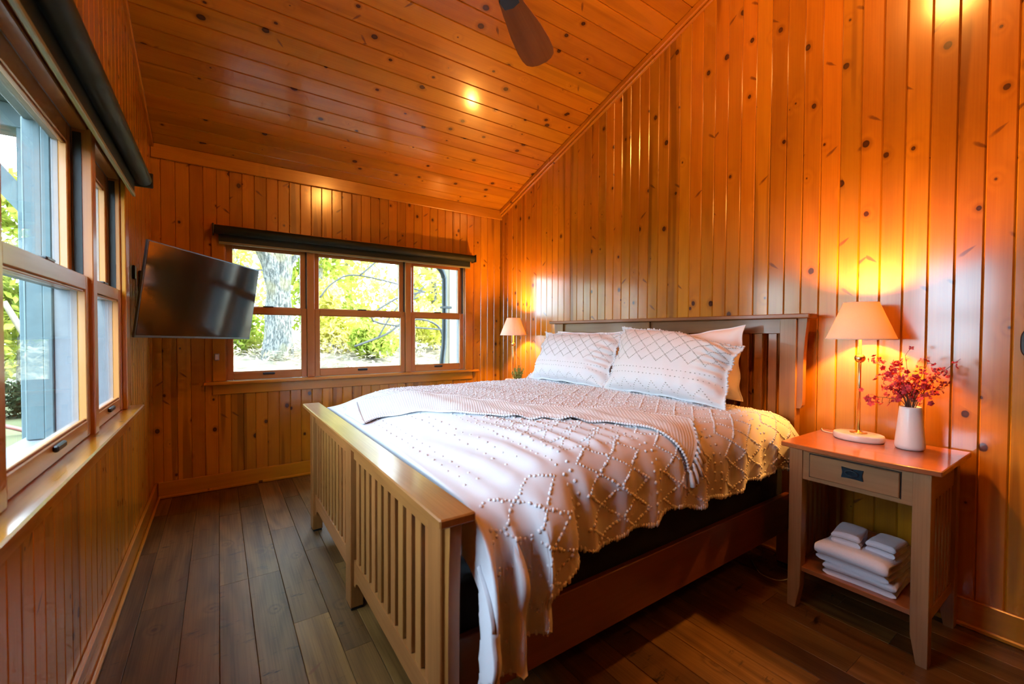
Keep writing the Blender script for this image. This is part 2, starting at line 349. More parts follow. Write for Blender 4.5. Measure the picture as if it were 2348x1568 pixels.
def prism(name, parent, mat, outline, origin, ax, ay, thick, bev=0.0, smooth=False):
    """outline [(a,b)] in the plane spanned by ax, ay from origin, extruded by thick along ax x ay; local x follows ay (grain)"""
    ax = Vector(ax); ay = Vector(ay); az = ax.cross(ay)
    m = Matrix(((ay.x, -ax.x, az.x, origin[0]), (ay.y, -ax.y, az.y, origin[1]), (ay.z, -ax.z, az.z, origin[2]), (0, 0, 0, 1)))
    n = len(outline); V = [(b, -a, 0) for a, b in outline] + [(b, -a, thick) for a, b in outline]
    F = [list(range(n))[::-1], [n + i for i in range(n)]] + [[i, (i + 1) % n, n + (i + 1) % n, n + i] for i in range(n)]
    me = bpy.data.meshes.new(name); me.from_pydata(V, [], F); me.materials.append(MATS[mat])
    bm = bmesh.new(); bm.from_mesh(me); bmesh.ops.recalc_face_normals(bm, faces=bm.faces)
    if bev: bmesh.ops.bevel(bm, geom=bm.edges[:], offset=bev, segments=1, affect='EDGES')
    bm.to_mesh(me); bm.free()
    return link(bpy.data.objects.new(name, me), parent, m)
def lathe(name, parent, mat, prof, loc, n=40, sx=1.0, sy=1.0, smooth=True, closed_ends=True):
    V = []; F = []
    for r, z in prof:
        for k in range(n):
            a = 2 * math.pi * k / n; V.append((r * math.cos(a) * sx, r * math.sin(a) * sy, z))
    for i in range(len(prof) - 1):
        for k in range(n): F.append((i * n + k, i * n + (k + 1) % n, (i + 1) * n + (k + 1) % n, (i + 1) * n + k))
    if closed_ends: F.append(tuple(range(n))[::-1]); F.append(tuple((len(prof) - 1) * n + k for k in range(n)))
    o = mesh_obj(name, V, F, mat, parent, Matrix.Translation(loc), smooth)
    return o
def tube_data(pts, rad, n=8):
    pts = [Vector(p) for p in pts]; V = []; F = []; up = Vector((0, 0, 1)); prev = None
    for i, p in enumerate(pts):
        t = (pts[min(i + 1, len(pts) - 1)] - pts[max(i - 1, 0)]).normalized()
        a = prev - t * prev.dot(t) if prev is not None else t.cross(up if abs(t.z) < 0.9 else Vector((1, 0, 0)))
        a.normalize(); prev = a; b = t.cross(a); r = rad[i] if isinstance(rad, (list, tuple)) else rad
        for k in range(n):
            c = 2 * math.pi * k / n; V.append(p + (a * math.cos(c) + b * math.sin(c)) * r)
    for i in range(len(pts) - 1):
        for k in range(n): F.append((i * n + k, i * n + (k + 1) % n, (i + 1) * n + (k + 1) % n, (i + 1) * n + k))
    F.append(tuple(range(n))[::-1]); F.append(tuple((len(pts) - 1) * n + k for k in range(n)))
    return V, F
def tube(name, parent, mat, pts, rad, n=8, smooth=True):
    V, F = tube_data(pts, rad, n); c = Vector(pts[0]); return mesh_obj(name, [v - c for v in V], F, mat, parent, Matrix.Translation(c), smooth)
def spline(pts, k=8):
    pts = [Vector(p) for p in pts]; out = []
    for i in range(len(pts) - 1):
        p0, p1, p2, p3 = pts[max(i - 1, 0)], pts[i], pts[i + 1], pts[min(i + 2, len(pts) - 1)]
        for j in range(k):
            t = j / k; out.append(0.5 * ((2 * p1) + (p2 - p0) * t + (2 * p0 - 5 * p1 + 4 * p2 - p3) * t * t + (-p0 + 3 * p1 - 3 * p2 + p3) * t ** 3))
    out.append(pts[-1]); return out
def slab_obj(name, mat, polys, parent=None):
    """structure core from boxes (lo, hi) joined in one mesh"""
    V = []; F = []
    for lo, hi in polys:
        n = len(V); V += [(x, y, z) for x in (lo[0], hi[0]) for y in (lo[1], hi[1]) for z in (lo[2], hi[2])]
        F += [tuple(n + i for i in f) for f in ((0, 1, 3, 2), (4, 6, 7, 5), (0, 4, 5, 1), (2, 3, 7, 6), (0, 2, 6, 4), (1, 5, 7, 3))]
    o = mesh_obj(name, V, F, mat, parent); return o

# ------------------------------------------------------------------ the room shell
def struct(o): o['kind'] = 'structure'; return o
TB = 0.012; TH = 0.17
def cz(y): return ceil_z(y) if y >= YRIDGE else ceil_z(2 * YRIDGE - y)
FB = Matrix(((1, 0, 0, 0), (0, 1, 0, YB), (0, 0, 1, 0), (0, 0, 0, 1)))            # back window frame: u = X, w = outwards
FL = Matrix(((0, -1, 0, XL), (1, 0, 0, 0), (0, 0, 1, 0), (0, 0, 0, 1)))           # left window frame: u = Y, w = outwards
BU = [(0.100, 0.609), (0.764, 1.520), (1.675, 2.187)]; BO = (0.033, 2.254, 0.86, 2.07)
LU = [(0.825, 1.335), (1.490, 2.247), (2.400, 2.890)]; LO = (0.758, 2.957, 0.86, 2.07)

# floor
floor = struct(slab_obj('floor', 'groove', [((XL - TH, YN - TH, -0.12), (XR + TH, YB + TH, -0.014))]))
xs = [XL - 0.005, -0.304, -0.14, -0.006, 0.118, 0.263, 0.408, 0.52]
while xs[-1] < XR - 0.17: xs.append(xs[-1] + random.choice((0.115, 0.135, 0.155, 0.165)))
xs.append(XR)
for i in range(len(xs) - 1):
    y = YN - random.uniform(0, 0.9)
    while y < YB:
        L = random.uniform(0.55, 1.75); y1 = min(y + L, YB)
        if YB - y1 < 0.25: y1 = YB
        y0 = max(y, YN)
        if y1 - y0 > 0.05:
            plank('floorboard', floor, 'floor_plank', ((xs[i] + xs[i + 1]) / 2, (y0 + y1) / 2, -0.015), (0, 1, 0), (0, 0, 1), round(y1 - y0 - 0.0015, 3), round(xs[i + 1] - xs[i] - 0.0015, 4), 0.015, 0.0015)
        y = y1

# back wall with its window opening
wb = struct(slab_obj('wall_back', 'groove', [
    ((XL - TH, YB + TB, -0.12), (XR + TH, YB + TH, BO[2])), ((XL - TH, YB + TB, BO[3]), (XR + TH, YB + TH, ZE + 0.05)),
    ((XL - TH, YB + TB, BO[2]), (BO[0], YB + TH, BO[3])), ((BO[1], YB + TB, BO[2]), (XR + TH, YB + TH, BO[3]))]))
PW = 0.0877
def split_boards(parent, centers, fr, span, op, mat, ztop, name='wall_board'):
    for c in centers:
        o, xd, zd, sk = fr(c)
        lo = 0.01; hi = ztop(c)
        if c + PW / 2 > span[0] + 0.03 and c - PW / 2 < span[1] - 0.03: segs = [(lo, op[2] - 0.03), (op[3] + 0.03, hi)]
        else: segs = [(lo, hi)]
        for a, b in segs:
            top = (b == hi)
            plank(name, parent, mat, (o[0], o[1], (a + b) / 2), xd, zd, b - a, PW - 0.0006, TB, 0.0045, 0.0, sk if top else 0.0)
cs = []; x = -0.358 - PW / 2
while x < XR:
    if x + PW / 2 > XL + 0.01: cs.append(x)
    x += PW
split_boards(wb, cs, lambda c: ((c, YB + TB, 0), (0, 0, 1), (0, -1, 0), 0.0), (BO[0], BO[1]), BO, 'pine_wall', lambda c: ZE)

# left wall with its window opening
gab = lambda x0, x1: ([(x0, YN - TH, ZE), (x0, YB + TH, ZE), (x0, YRIDGE, cz(YRIDGE) + 0.1), (x1, YN - TH, ZE), (x1, YB + TH, ZE), (x1, YRIDGE, cz(YRIDGE) + 0.1)],
                      [(0, 1, 2), (3, 5, 4), (0, 3, 4, 1), (1, 4, 5, 2), (2, 5, 3, 0)])
def add_gable(o, x0, x1):
    V, F = gab(x0, x1); me = o.data; bm = bmesh.new(); bm.from_mesh(me); vs_ = [bm.verts.new(v) for v in V]
    for f in F: bm.faces.new([vs_[i] for i in f])
    bm.to_mesh(me); bm.free()
wl = struct(slab_obj('wall_left', 'groove', [
    ((XL - TH, YN - TH, -0.12), (XL - TB, YB + TH, LO[2])), ((XL - TH, YN - TH, LO[3]), (XL - TB, YB + TH, ZE)),
    ((XL - TH, YN - TH, LO[2]), (XL - TB, LO[0], LO[3])), ((XL - TH, LO[1], LO[2]), (XL - TB, YB + TH, LO[3]))]))
add_gable(wl, XL - TH, XL - TB)
cs = []; y = YB - 0.03 - PW / 2
while y > -0.7: cs.append(y); y -= PW
split_boards(wl, cs, lambda c: ((XL - TB, c, 0), (0, 0, 1), (1, 0, 0), SLOPE if c > YRIDGE else -SLOPE), (LO[0], LO[1]), LO, 'pine_wall', lambda c: cz(c) - 0.01)

# headboard wall
wr = struct(slab_obj('wall_right', 'groove', [((XR + TB, YN - TH, -0.12), (XR + TH, YB + TH, ZE))]))
add_gable(wr, XR + TB, XR + TH)
y = 0.304 + PW / 2 - 11 * PW
while y < YB:
    hi = cz(y) - 0.01
    plank('wall_board', wr, 'pine_wall', (XR + TB, y, (0.01 + hi) / 2), (0, 0, 1), (-1, 0, 0), hi - 0.01, PW - 0.0006, TB, 0.0045, 0.0, -SLOPE if y > YRIDGE else SLOPE)
    y += PW
wf = struct(slab_obj('wall_front', 'wall_core', [((XL - TH, YN - TH, -0.12), (XR + TH, YN, ZE))]))

# ceiling: two slopes, boards on the one above the bed
V = [(XL - 0.35, YB + 0.5, ceil_z(YB + 0.5) + 0.03), (XL - 0.35, YRIDGE, cz(YRIDGE) + 0.03), (XL - 0.35, YN - 0.5, ceil_z(YB + 0.5) + 0.03)]
V += [(XR + 0.35, v[1], v[2]) for v in V]; V += [(v[0], v[1], v[2] + 0.16) for v in V]
F = [(0, 1, 4, 3), (1, 2, 5, 4), (6, 9, 10, 7), (7, 10, 11, 8), (0, 6, 7, 1), (1, 7, 8, 2), (3, 4, 10, 9), (4, 5, 11, 10), (0, 3, 9, 6), (2, 8, 11, 5)]
ceil = struct(mesh_obj('ceiling', V, F, 'wall_core'))
nd = Vector((0, -SLOPE, -1)).normalized(); py = 0.1222; sl = math.sqrt(1 + SLOPE ** 2)
y = YB - py / 2
while y > YRIDGE:
    o = Vector(((XL + XR) / 2, y, ceil_z(y))) - nd * TB
    plank('ceiling_board', ceil, 'pine_ceiling', o, (1, 0, 0), nd, XR - XL + 0.01, py * sl - 0.0008, TB, 0.005)
    y -= py

# mouldings
tr = struct(box('trim_1', None, 'pine_trim', (XL, YB - 0.022, ZE - 0.103), (XR, YB, ZE + 0.004), 0.003))
sd_ = Vector((0, -1, SLOPE)).normalized()
def sloped(name, parent, xface, sx, y0, y1, drop, wdt, thk):
    ym = (y0 + y1) / 2; c = Vector((xface, ym, ceil_z(ym) - drop * sl))
    return plank(name, parent, 'pine_trim', c, sd_ if sx < 0 else -sd_, (sx, 0, 0), (y1 - y0) * sl - 0.001, wdt, thk, 0.006)
jo = [YB - 0.01, 3.80, 3.30, 2.77, 2.10, YRIDGE]
t2 = None
for i in range(5):
    p = sloped('trim_2' if t2 is None else 'crown_piece', t2, XR, -1, jo[i + 1], jo[i], 0.024, 0.048, 0.034 + 0.004 * (i % 2))
    if t2 is None: t2 = struct(p)
    sloped('crown_bead', t2, XR, -1, jo[i + 1], jo[i], 0.060, 0.022, 0.017 + 0.003 * (i % 2))
t3 = struct(sloped('trim_3', None, XL, 1, YRIDGE, YB - 0.01, 0.018, 0.034, 0.02))
def baseb(name, lo, hi, axis, inward):
    b = struct(box(name, None, 'pine_trim', lo, hi, 0.004, axis))
    l2, h2 = list(lo), list(hi); k = 0 if axis == 'y' else 1
    if inward > 0: l2[k], h2[k] = hi[k], hi[k] + 0.016
    else: l2[k], h2[k] = lo[k] - 0.016, lo[k]
    l2[2], h2[2] = 0.0, 0.022; box('shoe_moulding', b, 'pine_trim', l2, h2, 0.006, axis); return b
baseb('baseboard_back', (XL + 0.02, YB - 0.018, 0.0), (XR - 0.02, YB, 0.125), 'x', -1)
baseb('baseboard_left', (XL, YN, 0.0), (XL + 0.018, YB, 0.125), 'y', 1)
baseb('baseboard_right', (XR - 0.018, YN, 0.0), (XR, YB, 0.125), 'y', -1)

# ------------------------------------------------------------------ windows
wn = [0]
def window_set(fr, units, op, tno):
    Z0, Z1 = 0.878, 2.055; ZM = 1.463
    B = lambda name, par, mat, lo, hi, g=None, bev=0.003: box(name, par, mat, lo, hi, bev, g, fr)
    c0, c1 = op[0] - 0.075, op[1] + 0.085
    cas = struct(B('trim_%d' % tno, None, 'pine_trim', (c0, -0.02, Z0), (op[0] + 0.012, 0.0, Z1 + 0.09)))
    B('casing', cas, 'pine_trim', (op[1] - 0.012, -0.02, Z0), (c1, 0.0, Z1 + 0.09)); B('head_casing', cas, 'pine_trim', (op[0] + 0.012, -0.019, Z1 + 0.005), (op[1] - 0.012, 0.0, Z1 + 0.09))
    B('sill', cas, 'pine_trim', (c0 - 0.06, -0.07, Z0 - 0.026), (c1 + 0.055, 0.03, Z0), None, 0.005); B('apron', cas, 'pine_trim', (c0, -0.018, Z0 - 0.108), (c1, 0.0, Z0 - 0.026))
    for a, b, c, d in ((op[0] - 0.002, op[0] + 0.022, op[2], op[3]), (op[1] - 0.022, op[1] + 0.002, op[2], op[3])): (B('jamb', cas, 'fir_window', (a, 0.0, c), (b, 0.045, d)), B('jamb_cladding', cas, 'cladding', (a, 0.045, c), (b, TH, d)))
    B('head_jamb', cas, 'fir_window', (op[0], 0.0, op[3] - 0.022), (op[1], 0.045, op[3])); B('head_cladding', cas, 'cladding', (op[0], 0.045, op[3] - 0.022), (op[1], TH, op[3])); B('outer_sill', cas, 'cladding', (op[0], 0.03, op[2]), (op[1], TH + 0.03, op[2] + 0.016))
    for i in range(2): 
        B('mullion', cas, 'fir_window', (units[i][1] + 0.047, -0.012, Z0), (units[i + 1][0] - 0.047, 0.045, Z1)); B('mullion_cladding', cas, 'cladding', (units[i][1] + 0.050, 0.045, Z0), (units[i + 1][0] - 0.050, 0.10, Z1))
        B('mullion_cladding', cas, 'cladding_teal', (units[i][1] + 0.040, 0.10, Z0), (units[i + 1][0] - 0.040, 0.125, Z1)); B('mullion_cladding', cas, 'cladding_teal', (units[i][1] + 0.047, 0.125, Z0), (units[i + 1][0] - 0.047, 0.175, Z1))
    for (a, b) in units:
        wn[0] += 1; m = (a + b) / 2
        w0 = bpy.data.objects.new('window_%d' % wn[0], None); w0.empty_display_size = 0.1; link(w0, None, fr @ Matrix.Translation((m, 0, Z0))); struct(w0)
        s = 0.045
        for nm, y0, z0, z1, rb, rt in (('lower_sash', 0.002, Z0 + 0.002, ZM + 0.027, 0.062, 0.055), ('upper_sash', 0.047, ZM - 0.028, Z1 - 0.002, 0.055, 0.075)):
            sa = B(nm, w0, 'fir_window', (a - s, y0, z0), (a, y0 + 0.024, z1), 'z', 0.003)
            B('stile', sa, 'fir_window', (b, y0, z0), (b + s, y0 + 0.024, z1), 'z', 0.003)
            B('rail', sa, 'fir_window', (a, y0, z0), (b, y0 + 0.024, z0 + rb), 'x', 0.003); B('rail', sa, 'fir_window', (a, y0, z1 - rt), (b, y0 + 0.024, z1), 'x', 0.003)
            B('pane', sa, 'window_glass', (a - 0.004, y0 + 0.019, z0 + rb - 0.004), (b + 0.004, y0 + 0.023, z1 - rt + 0.004), 'x', 0.0)
            for q in (((a - s, z0), (a, z1)), ((b, z0), (b + s, z1)), ((a, z0), (b, z0 + rb)), ((a, z1 - rt), (b, z1))): B('sash_cladding', sa, 'cladding', (q[0][0], y0 + 0.024, q[0][1]), (q[1][0], y0 + 0.042, q[1][1]), None, 0.001)
            # slim glazing beads round the pane
            for zz in (z0 + rb, z1 - rt - 0.008): B('glazing_bead', sa, 'fir_window', (a, y0 + 0.006, zz), (b, y0 + 0.018, zz + 0.008), 'x', 0.002)
            if nm == 'lower_sash':
                l = B('sash_lift', sa, 'black_metal', (m - 0.045, y0 - 0.014, z0 + 0.036), (m + 0.045, y0, z0 + 0.056), 'x', 0.004); l['label'] = 'black sash lift'
                k = B('sash_lock', sa, 'black_metal', (m - 0.04, y0 + 0.004, z1), (m + 0.04, y0 + 0.034, z1 + 0.012), 'x', 0.005); k['label'] = 'black sash lock'
            else:
                B('vinyl_track', sa, 'metal_green', (b + s - 0.002, y0 - 0.03, ZM + 0.03), (b + s + 0.003, y0 - 0.006, Z1 - 0.02), 'z', 0.0)
window_set(FB, BU, BO, 4); window_set(FL, LU, LO, 5)

# roller shades
def shade(fr, u0, u1, label):
    L = u1 - u0; m = (u0 + u1) / 2
    t = thing('roller_shade', (fr @ Vector((m, -0.09, 2.0)))[:], label, 'window shade', 'roller shades')
    rot = Matrix.Rotation(math.pi / 2, 4, 'Y')
    def cyl(name, mat, r, a, b, w, z, n=28):
        V = []; F = []
        for i, (x, rr) in enumerate(((a, r * 0.9), (a + 0.004, r), (b - 0.004, r), (b, r * 0.9))):
            for k in range(n):
                an = 2 * math.pi * k / n; V.append(fr @ Vector((x, w + rr * math.cos(an), z + rr * math.sin(an))))
        for i in range(3):
            for k in range(n): F.append((i * n + k, i * n + (k + 1) % n, (i + 1) * n + (k + 1) % n, (i + 1) * n + k))
        F += [tuple(range(n))[::-1], tuple(3 * n + k for k in range(n))]
        return mesh_obj(name, V, F, mat, t, None, True)
    cyl('roll', 'shade_fabric', 0.036, u0 + 0.012, u1 - 0.012, -0.085, 2.090)
    # the short drop of fabric behind the roll
    prof = [(-0.052, 2.10), (-0.050, 2.04), (-0.049, 2.00)]
    box('fabric_drop', t, 'shade_fabric', (u0 + 0.04, -0.052, 2.0), (u1 - 0.04, -0.048, 2.105), 0.0, 'x', fr)
    box('hem_bar', t, 'hem_bar', (u0 + 0.04, -0.056, 1.985), (u1 - 0.04, -0.042, 2.004), 0.003, 'x', fr)
    for a in (u0, u1 - 0.01): box('bracket', t, 'black_metal', (a, -0.125, 2.05), (a + 0.01, -0.02, 2.13), 0.006, 'y', fr)
    return t
shade(FB, -0.035, 2.325, 'dark green-black roller shade rolled up over the window behind the bed')
shade(FL, 0.69, 3.03, 'olive-black roller shade rolled up over the near window at left')

# ------------------------------------------------------------------ bed
PO, PWD = 1.0, 0.085
posts = [(YC - PO, YC - PO + PWD), (YC - 0.035, YC + 0.055), (YC + PO - PWD, YC + PO)]
bed = thing('bed', (1.56, YC, 0), 'wooden mission-style king bed with slatted headboard and footboard', 'bed')
def slats(par, x0, x1, z0, z1, n=11):
    for i in range(2):
        a, b = posts[i][1], posts[i + 1][0]; p = (b - a) / (n + 0.18)
        for k in range(n):
            c = a + p * (k + 0.59); box('slat', par, 'oak_bed', (x0, c - 0.0225, z0), (x1, c + 0.0225, z1), 0.002, 'z')
def corbel(par, x0, thick, ybase, sgn, ztop, H, W):
    prof = [(0, 0), (0, -H), (0.45 * W, -H * 0.995), (0.62 * W, -H * 0.96), (0.66 * W, -H * 0.9), (0.66 * W, -H * 0.55), (0.70 * W, -H * 0.38), (0.82 * W, -H * 0.2), (0.95 * W, -H * 0.08), (W, 0)]
    return prism('corbel', par, 'oak_bed', [(sgn * a, ztop + b) for a, b in prof], (x0 + thick, ybase, 0), (0, 1, 0), (0, 0, 1), -thick)
def panel(name, xp0, xp1, xr0, xr1, zpost, rail_hi, rail_lo, cap, arch, clen, cw):
    hb = box(name, bed, 'oak_bed', (xr0, posts[0][1], rail_hi[0]), (xr1, posts[1][0], rail_hi[1]), 0.002, 'y')
    box('upper_rail', hb, 'oak_bed', (xr0, posts[1][1], rail_hi[0]), (xr1, posts[2][0], rail_hi[1]), 0.002, 'y')
    for i in range(2):
        a, b = posts[i][1], posts[i + 1][0]; L = b - a; z0, z1 = rail_lo
        out = [(0, z0), (0, z1), (L, z1), (L, z0)]
        if arch:
            out = [(0, z0), (0, z1), (L, z1), (L, z0), (L - 0.02, z0)] + [(L - 0.02 - 0.06 * (1 - math.cos(t)), z0 + 0.035 * math.sin(t)) for t in (0.4, 0.8, 1.2, 1.57)] + \
                  [(0.02 + 0.06 * (1 - math.cos(t)), z0 + 0.035 * math.sin(t)) for t in (1.57, 1.2, 0.8, 0.4)] + [(0.02, z0)]
        V = [(xr0, a + p, q) for p, q in out] + [(xr1, a + p, q) for p, q in out]; n = len(out)
        c = Vector((xr0, a, z0)); rm = Matrix.Translation(c) @ ROT['y']; inv = rm.inverted()
        F = [list(range(n))[::-1], [n + k for k in range(n)]] + [[k, (k + 1) % n, n + (k + 1) % n, n + k] for k in range(n)]
        o = mesh_obj('lower_rail', [inv @ Vector(v) for v in V], F, 'oak_bed', hb, rm)
        bm = bmesh.new(); bm.from_mesh(o.data); bmesh.ops.recalc_face_normals(bm, faces=bm.faces); bm.to_mesh(o.data); bm.free()
    for a, b in posts:
        box('post', hb, 'oak_bed', (xp0, a, 0.012), (xp1, b, zpost), 0.003, 'z'); box('foot_pad', hb, 'dark_rubber', (xp0 + 0.004, a + 0.004, 0.0), (xp1 - 0.004, b - 0.004, 0.012), 0.0)
    slats(hb, (xr0 + xr1) / 2 - 0.008, (xr0 + xr1) / 2 + 0.008, rail_lo[1], rail_hi[0])
    box('cap', hb, 'oak_bed', (cap[0], YC - 1.07, cap[2]), (cap[1], YC + 1.07, cap[3]), 0.004, 'y')
    for ys, sg in ((YC - PO, -1), (YC + PO, 1)): corbel(hb, xp0 + 0.012, xp1 - xp0 - 0.024, ys, sg, zpost, clen, cw)
    return hb
panel('headboard', 2.585, 2.645, 2.602, 2.628, 1.368, (1.285, 1.368), (0.35, 0.55), (2.553, 2.668, 1.368, 1.392), False, 0.49, 0.045)
panel('footboard', 0.490, 0.548, 0.506, 0.530, 0.782, (0.700, 0.782), (0.115, 0.235), (0.456, 0.560, 0.782, 0.807), True, 0.55, 0.034)
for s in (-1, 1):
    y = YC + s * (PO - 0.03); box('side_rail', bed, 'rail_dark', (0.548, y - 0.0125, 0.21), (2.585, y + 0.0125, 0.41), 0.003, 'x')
box('centre_support', bed, 'oak_bed', (0.548, YC - 0.04, 0.25), (2.602, YC + 0.04, 0.305), 0.003, 'x')

def puffy(name, mat, lo, hi, r, label, cat):
    bm = bmesh.new(); bmesh.ops.create_cube(bm, size=1.0)
    d = [hi[i] - lo[i] for i in range(3)]; c = [(hi[i] + lo[i]) / 2 for i in range(3)]
    for v in bm.verts: v.co = Vector((v.co.x * d[0], v.co.y * d[1], v.co.z * d[2]))
    bmesh.ops.bevel(bm, geom=bm.edges[:], offset=r, segments=4, affect='EDGES', profile=0.5)
    me = bpy.data.meshes.new(name); bm.to_mesh(me); bm.free(); me.materials.append(MATS[mat]); me.polygons.foreach_set('use_smooth', [True] * len(me.polygons))
    return tag(link(bpy.data.objects.new(name, me), None, Matrix.Translation(c)), label, cat)
puffy('box_spring', 'black_fabric', (0.575, 1.105, 0.305), (2.58, 3.005, 0.555), 0.025, 'black box spring between the bed rails under the duvet', 'box spring')
puffy('mattress', 'black_fabric', (0.66, 1.12, 0.555), (2.56, 2.99, 0.79), 0.08, 'dark mattress hidden beneath the white tufted duvet', 'mattress')

# ------------------------------------------------------------------ duvet: a runs along the bed (X), b across it (arc length from the middle, near side negative)
B0, RC = 0.93, 0.13; ARC = RC * math.pi / 2
_w = [(rng.uniform(0, 6.28), rng.uniform(0, 6.28), rng.uniform(0.6, 1.4)) for _ in range(6)]
def pn(x, y):
    s = 0
    for i, (ang, ph, fr) in enumerate(_w): s = s + np.sin(6.283 * fr * (x * math.cos(ang) + y * math.sin(ang)) + ph + 0.8 * np.sin(3.1 * (x - y) + ph * 2))
    return s / 6.0
def sst(x): x = np.clip(x, 0, 1); return x * x * (3 - 2 * x)
def ztop(a): return 0.815 + 0.097 * sst((a - 0.58) / 0.42) - 0.035 * sst((a - 2.25) / 0.3)
def hemz(a, near):
    h = 0.600 - 0.30 * sst((0.95 - a) / 0.36) + 0.010 * np.sin(a * 23) + 0.012 * np.sin(a * 9.3 + 1) + 0.02 * sst((a - 1.9) / 0.5)
    return np.where(near, h, 0.50 + 0.012 * np.sin(a * 21))
def bmax(a, near): return B0 + ARC + np.maximum(ztop(a) - 0.025 - RC - hemz(a, near), 0.03)
def D(a, b):
    a = np.asarray(a, float); b = np.asarray(b, float)
    s = np.abs(b) - B0; sg = np.sign(b); near = b < 0; sp = np.maximum(s, 0)
    th = np.minimum(sp / RC, math.pi / 2); dn = np.maximum(sp - ARC, 0)
    off = np.minimum(np.abs(b), B0) + RC * np.sin(th); zz = ztop(a) - 0.025 * np.minimum(np.abs(b) / B0, 1) ** 2 - RC * (1 - np.cos(th)) - dn
    # crumpled cloth where it hangs over the near corner
    lc = sst((1.0 - a) / 0.25) * near * sst((sp - 0.02) / 0.2); off = off + lc * (0.024 * pn(a * 3.6, b * 2.6) + 0.022 * np.abs(pn(a * 6.5 + 2, b * 4.2)))
    # quilted softness and creases of the top
    flat = 1 - sst(sp / 0.1)
    zz = zz + flat * (0.010 * pn(a * 1.6, b * 1.6) + 0.005 * pn(a * 4.1 + 3, b * 4.1)) * sst((a - 0.58) / 0.2)
    g = np.exp(-((a - 1.05) / 0.33) ** 2) * sst((np.abs(b) - 0.25) / 0.6) * near
    zz = zz + flat * g * 0.010 * np.sin(6.283 * (a / 0.085 + 0.9 * pn(a * 1.3, b * 0.9)) + 5 * b)
    # hanging folds
    rmp = sst((sp - 0.03) / 0.28); lowc = sst((1.08 - a) / 0.34)
    ph = 6.283 * (a / 0.155 + 0.55 * pn(a * 1.1, b * 0.7) + lowc * (a / 0.23))
    f = (0.5 + 0.5 * np.sin(ph)); A = 0.020 + 0.050 * lowc * near
    off = off + rmp * A * (f ** 1.3) + rmp * 0.006 * pn(a * 5, b * 5) + 0.010 * pn(a * 2.2, b * 1.5) * sst(sp / 0.12)
    tuck = np.maximum(0.585 - a, 0); X = np.maximum(a, 0.585) + rmp * 0.020 * lowc * near * np.cos(ph) * (a > 0.62)
    zz = zz - tuck - 0.06 * sst((a - 2.46) / 0.1)
    return np.stack([X, YC + sg * off, zz], -1)
def Dn(a, b, e=0.004):
    P = D(a, b); du = D(a + e, b) - P; dv = D(a, b + e) - P; n = np.cross(du, dv); n /= np.linalg.norm(n, axis=-1, keepdims=True) + 1e-9
    return P, n, du / (np.linalg.norm(du, axis=-1, keepdims=True) + 1e-9), dv / (np.linalg.norm(dv, axis=-1, keepdims=True) + 1e-9)
def grid_faces(na, nb):
    i, j = np.meshgrid(np.arange(na - 1), np.arange(nb - 1), indexing='ij'); v = (i * nb + j).ravel()
    return np.stack([v, v + nb, v + nb + 1, v + 1], -1)
def shell(P, N, th, na, nb):
    """sheet with thickness: outer grid, inner grid and a rim"""
    F = grid_faces(na, nb); n = len(P); V = np.concatenate([P, P - N * th]); F2 = F[:, ::-1] + n
    idx = np.arange(na * nb).reshape(na, nb); rim = np.concatenate([idx[0, :], idx[1:, -1], idx[-1, -2::-1], idx[-2:0:-1, 0]])
    r2 = np.roll(rim, -1); R = np.stack([rim, rim + n, r2 + n, r2], -1)
    return V, np.concatenate([F, F2, R])
NA, NB = 300, 320
aa = np.linspace(0.42, 2.52, NA); tt = np.linspace(-1, 1, NB)
A2 = np.repeat(aa[:, None], NB, 1); T2 = np.repeat(tt[None, :], NA, 0)
Bm = np.where(T2 < 0, bmax(A2, True), bmax(A2, False)); B2 = T2 * Bm
P, N, _, _ = Dn(A2.ravel(), B2.ravel())
V, F = shell(P, N, 0.012, NA, NB)
duvet = np_mesh('duvet', V, F, 'duvet'); tag(duvet, 'white tufted duvet draped over the bed and hanging down its side', 'duvet')

OCT_V = np.array([(1, 0, 0), (0, 1, 0), (-1, 0, 0), (0, -1, 0), (0, 0, 1), (0.7, 0.7, 0.55), (-0.7, 0.7, 0.55), (-0.7, -0.7, 0.55), (0.7, -0.7, 0.55)], float)
OCT_F = np.array([(0, 5, 8), (0, 1, 5), (1, 6, 5), (1, 2, 6), (2, 7, 6), (2, 3, 7), (3, 8, 7), (3, 0, 8), (4, 5, 6), (4, 6, 7), (4, 7, 8), (4, 8, 5)], int)
def blobs(name, parent, mat, P, N, T, B, size, mw=None):
    """small yarn tufts sitting on a cloth: one mesh"""
    n = len(P); size = np.broadcast_to(np.asarray(size, float), (n, 3)); O = OCT_V[None] * size[:, None, :]
    V = P[:, None, :] + O[..., 0:1] * T[:, None, :] + O[..., 1:2] * B[:, None, :] + O[..., 2:3] * N[:, None, :] - N[:, None, :] * 0.001
    F = (OCT_F[None] + (np.arange(n) * len(OCT_V))[:, None, None]).reshape(-1, 3)
    o = np_mesh(name, V.reshape(-1, 3), F, mat, parent, mw); o['kind'] = 'stuff'; return o

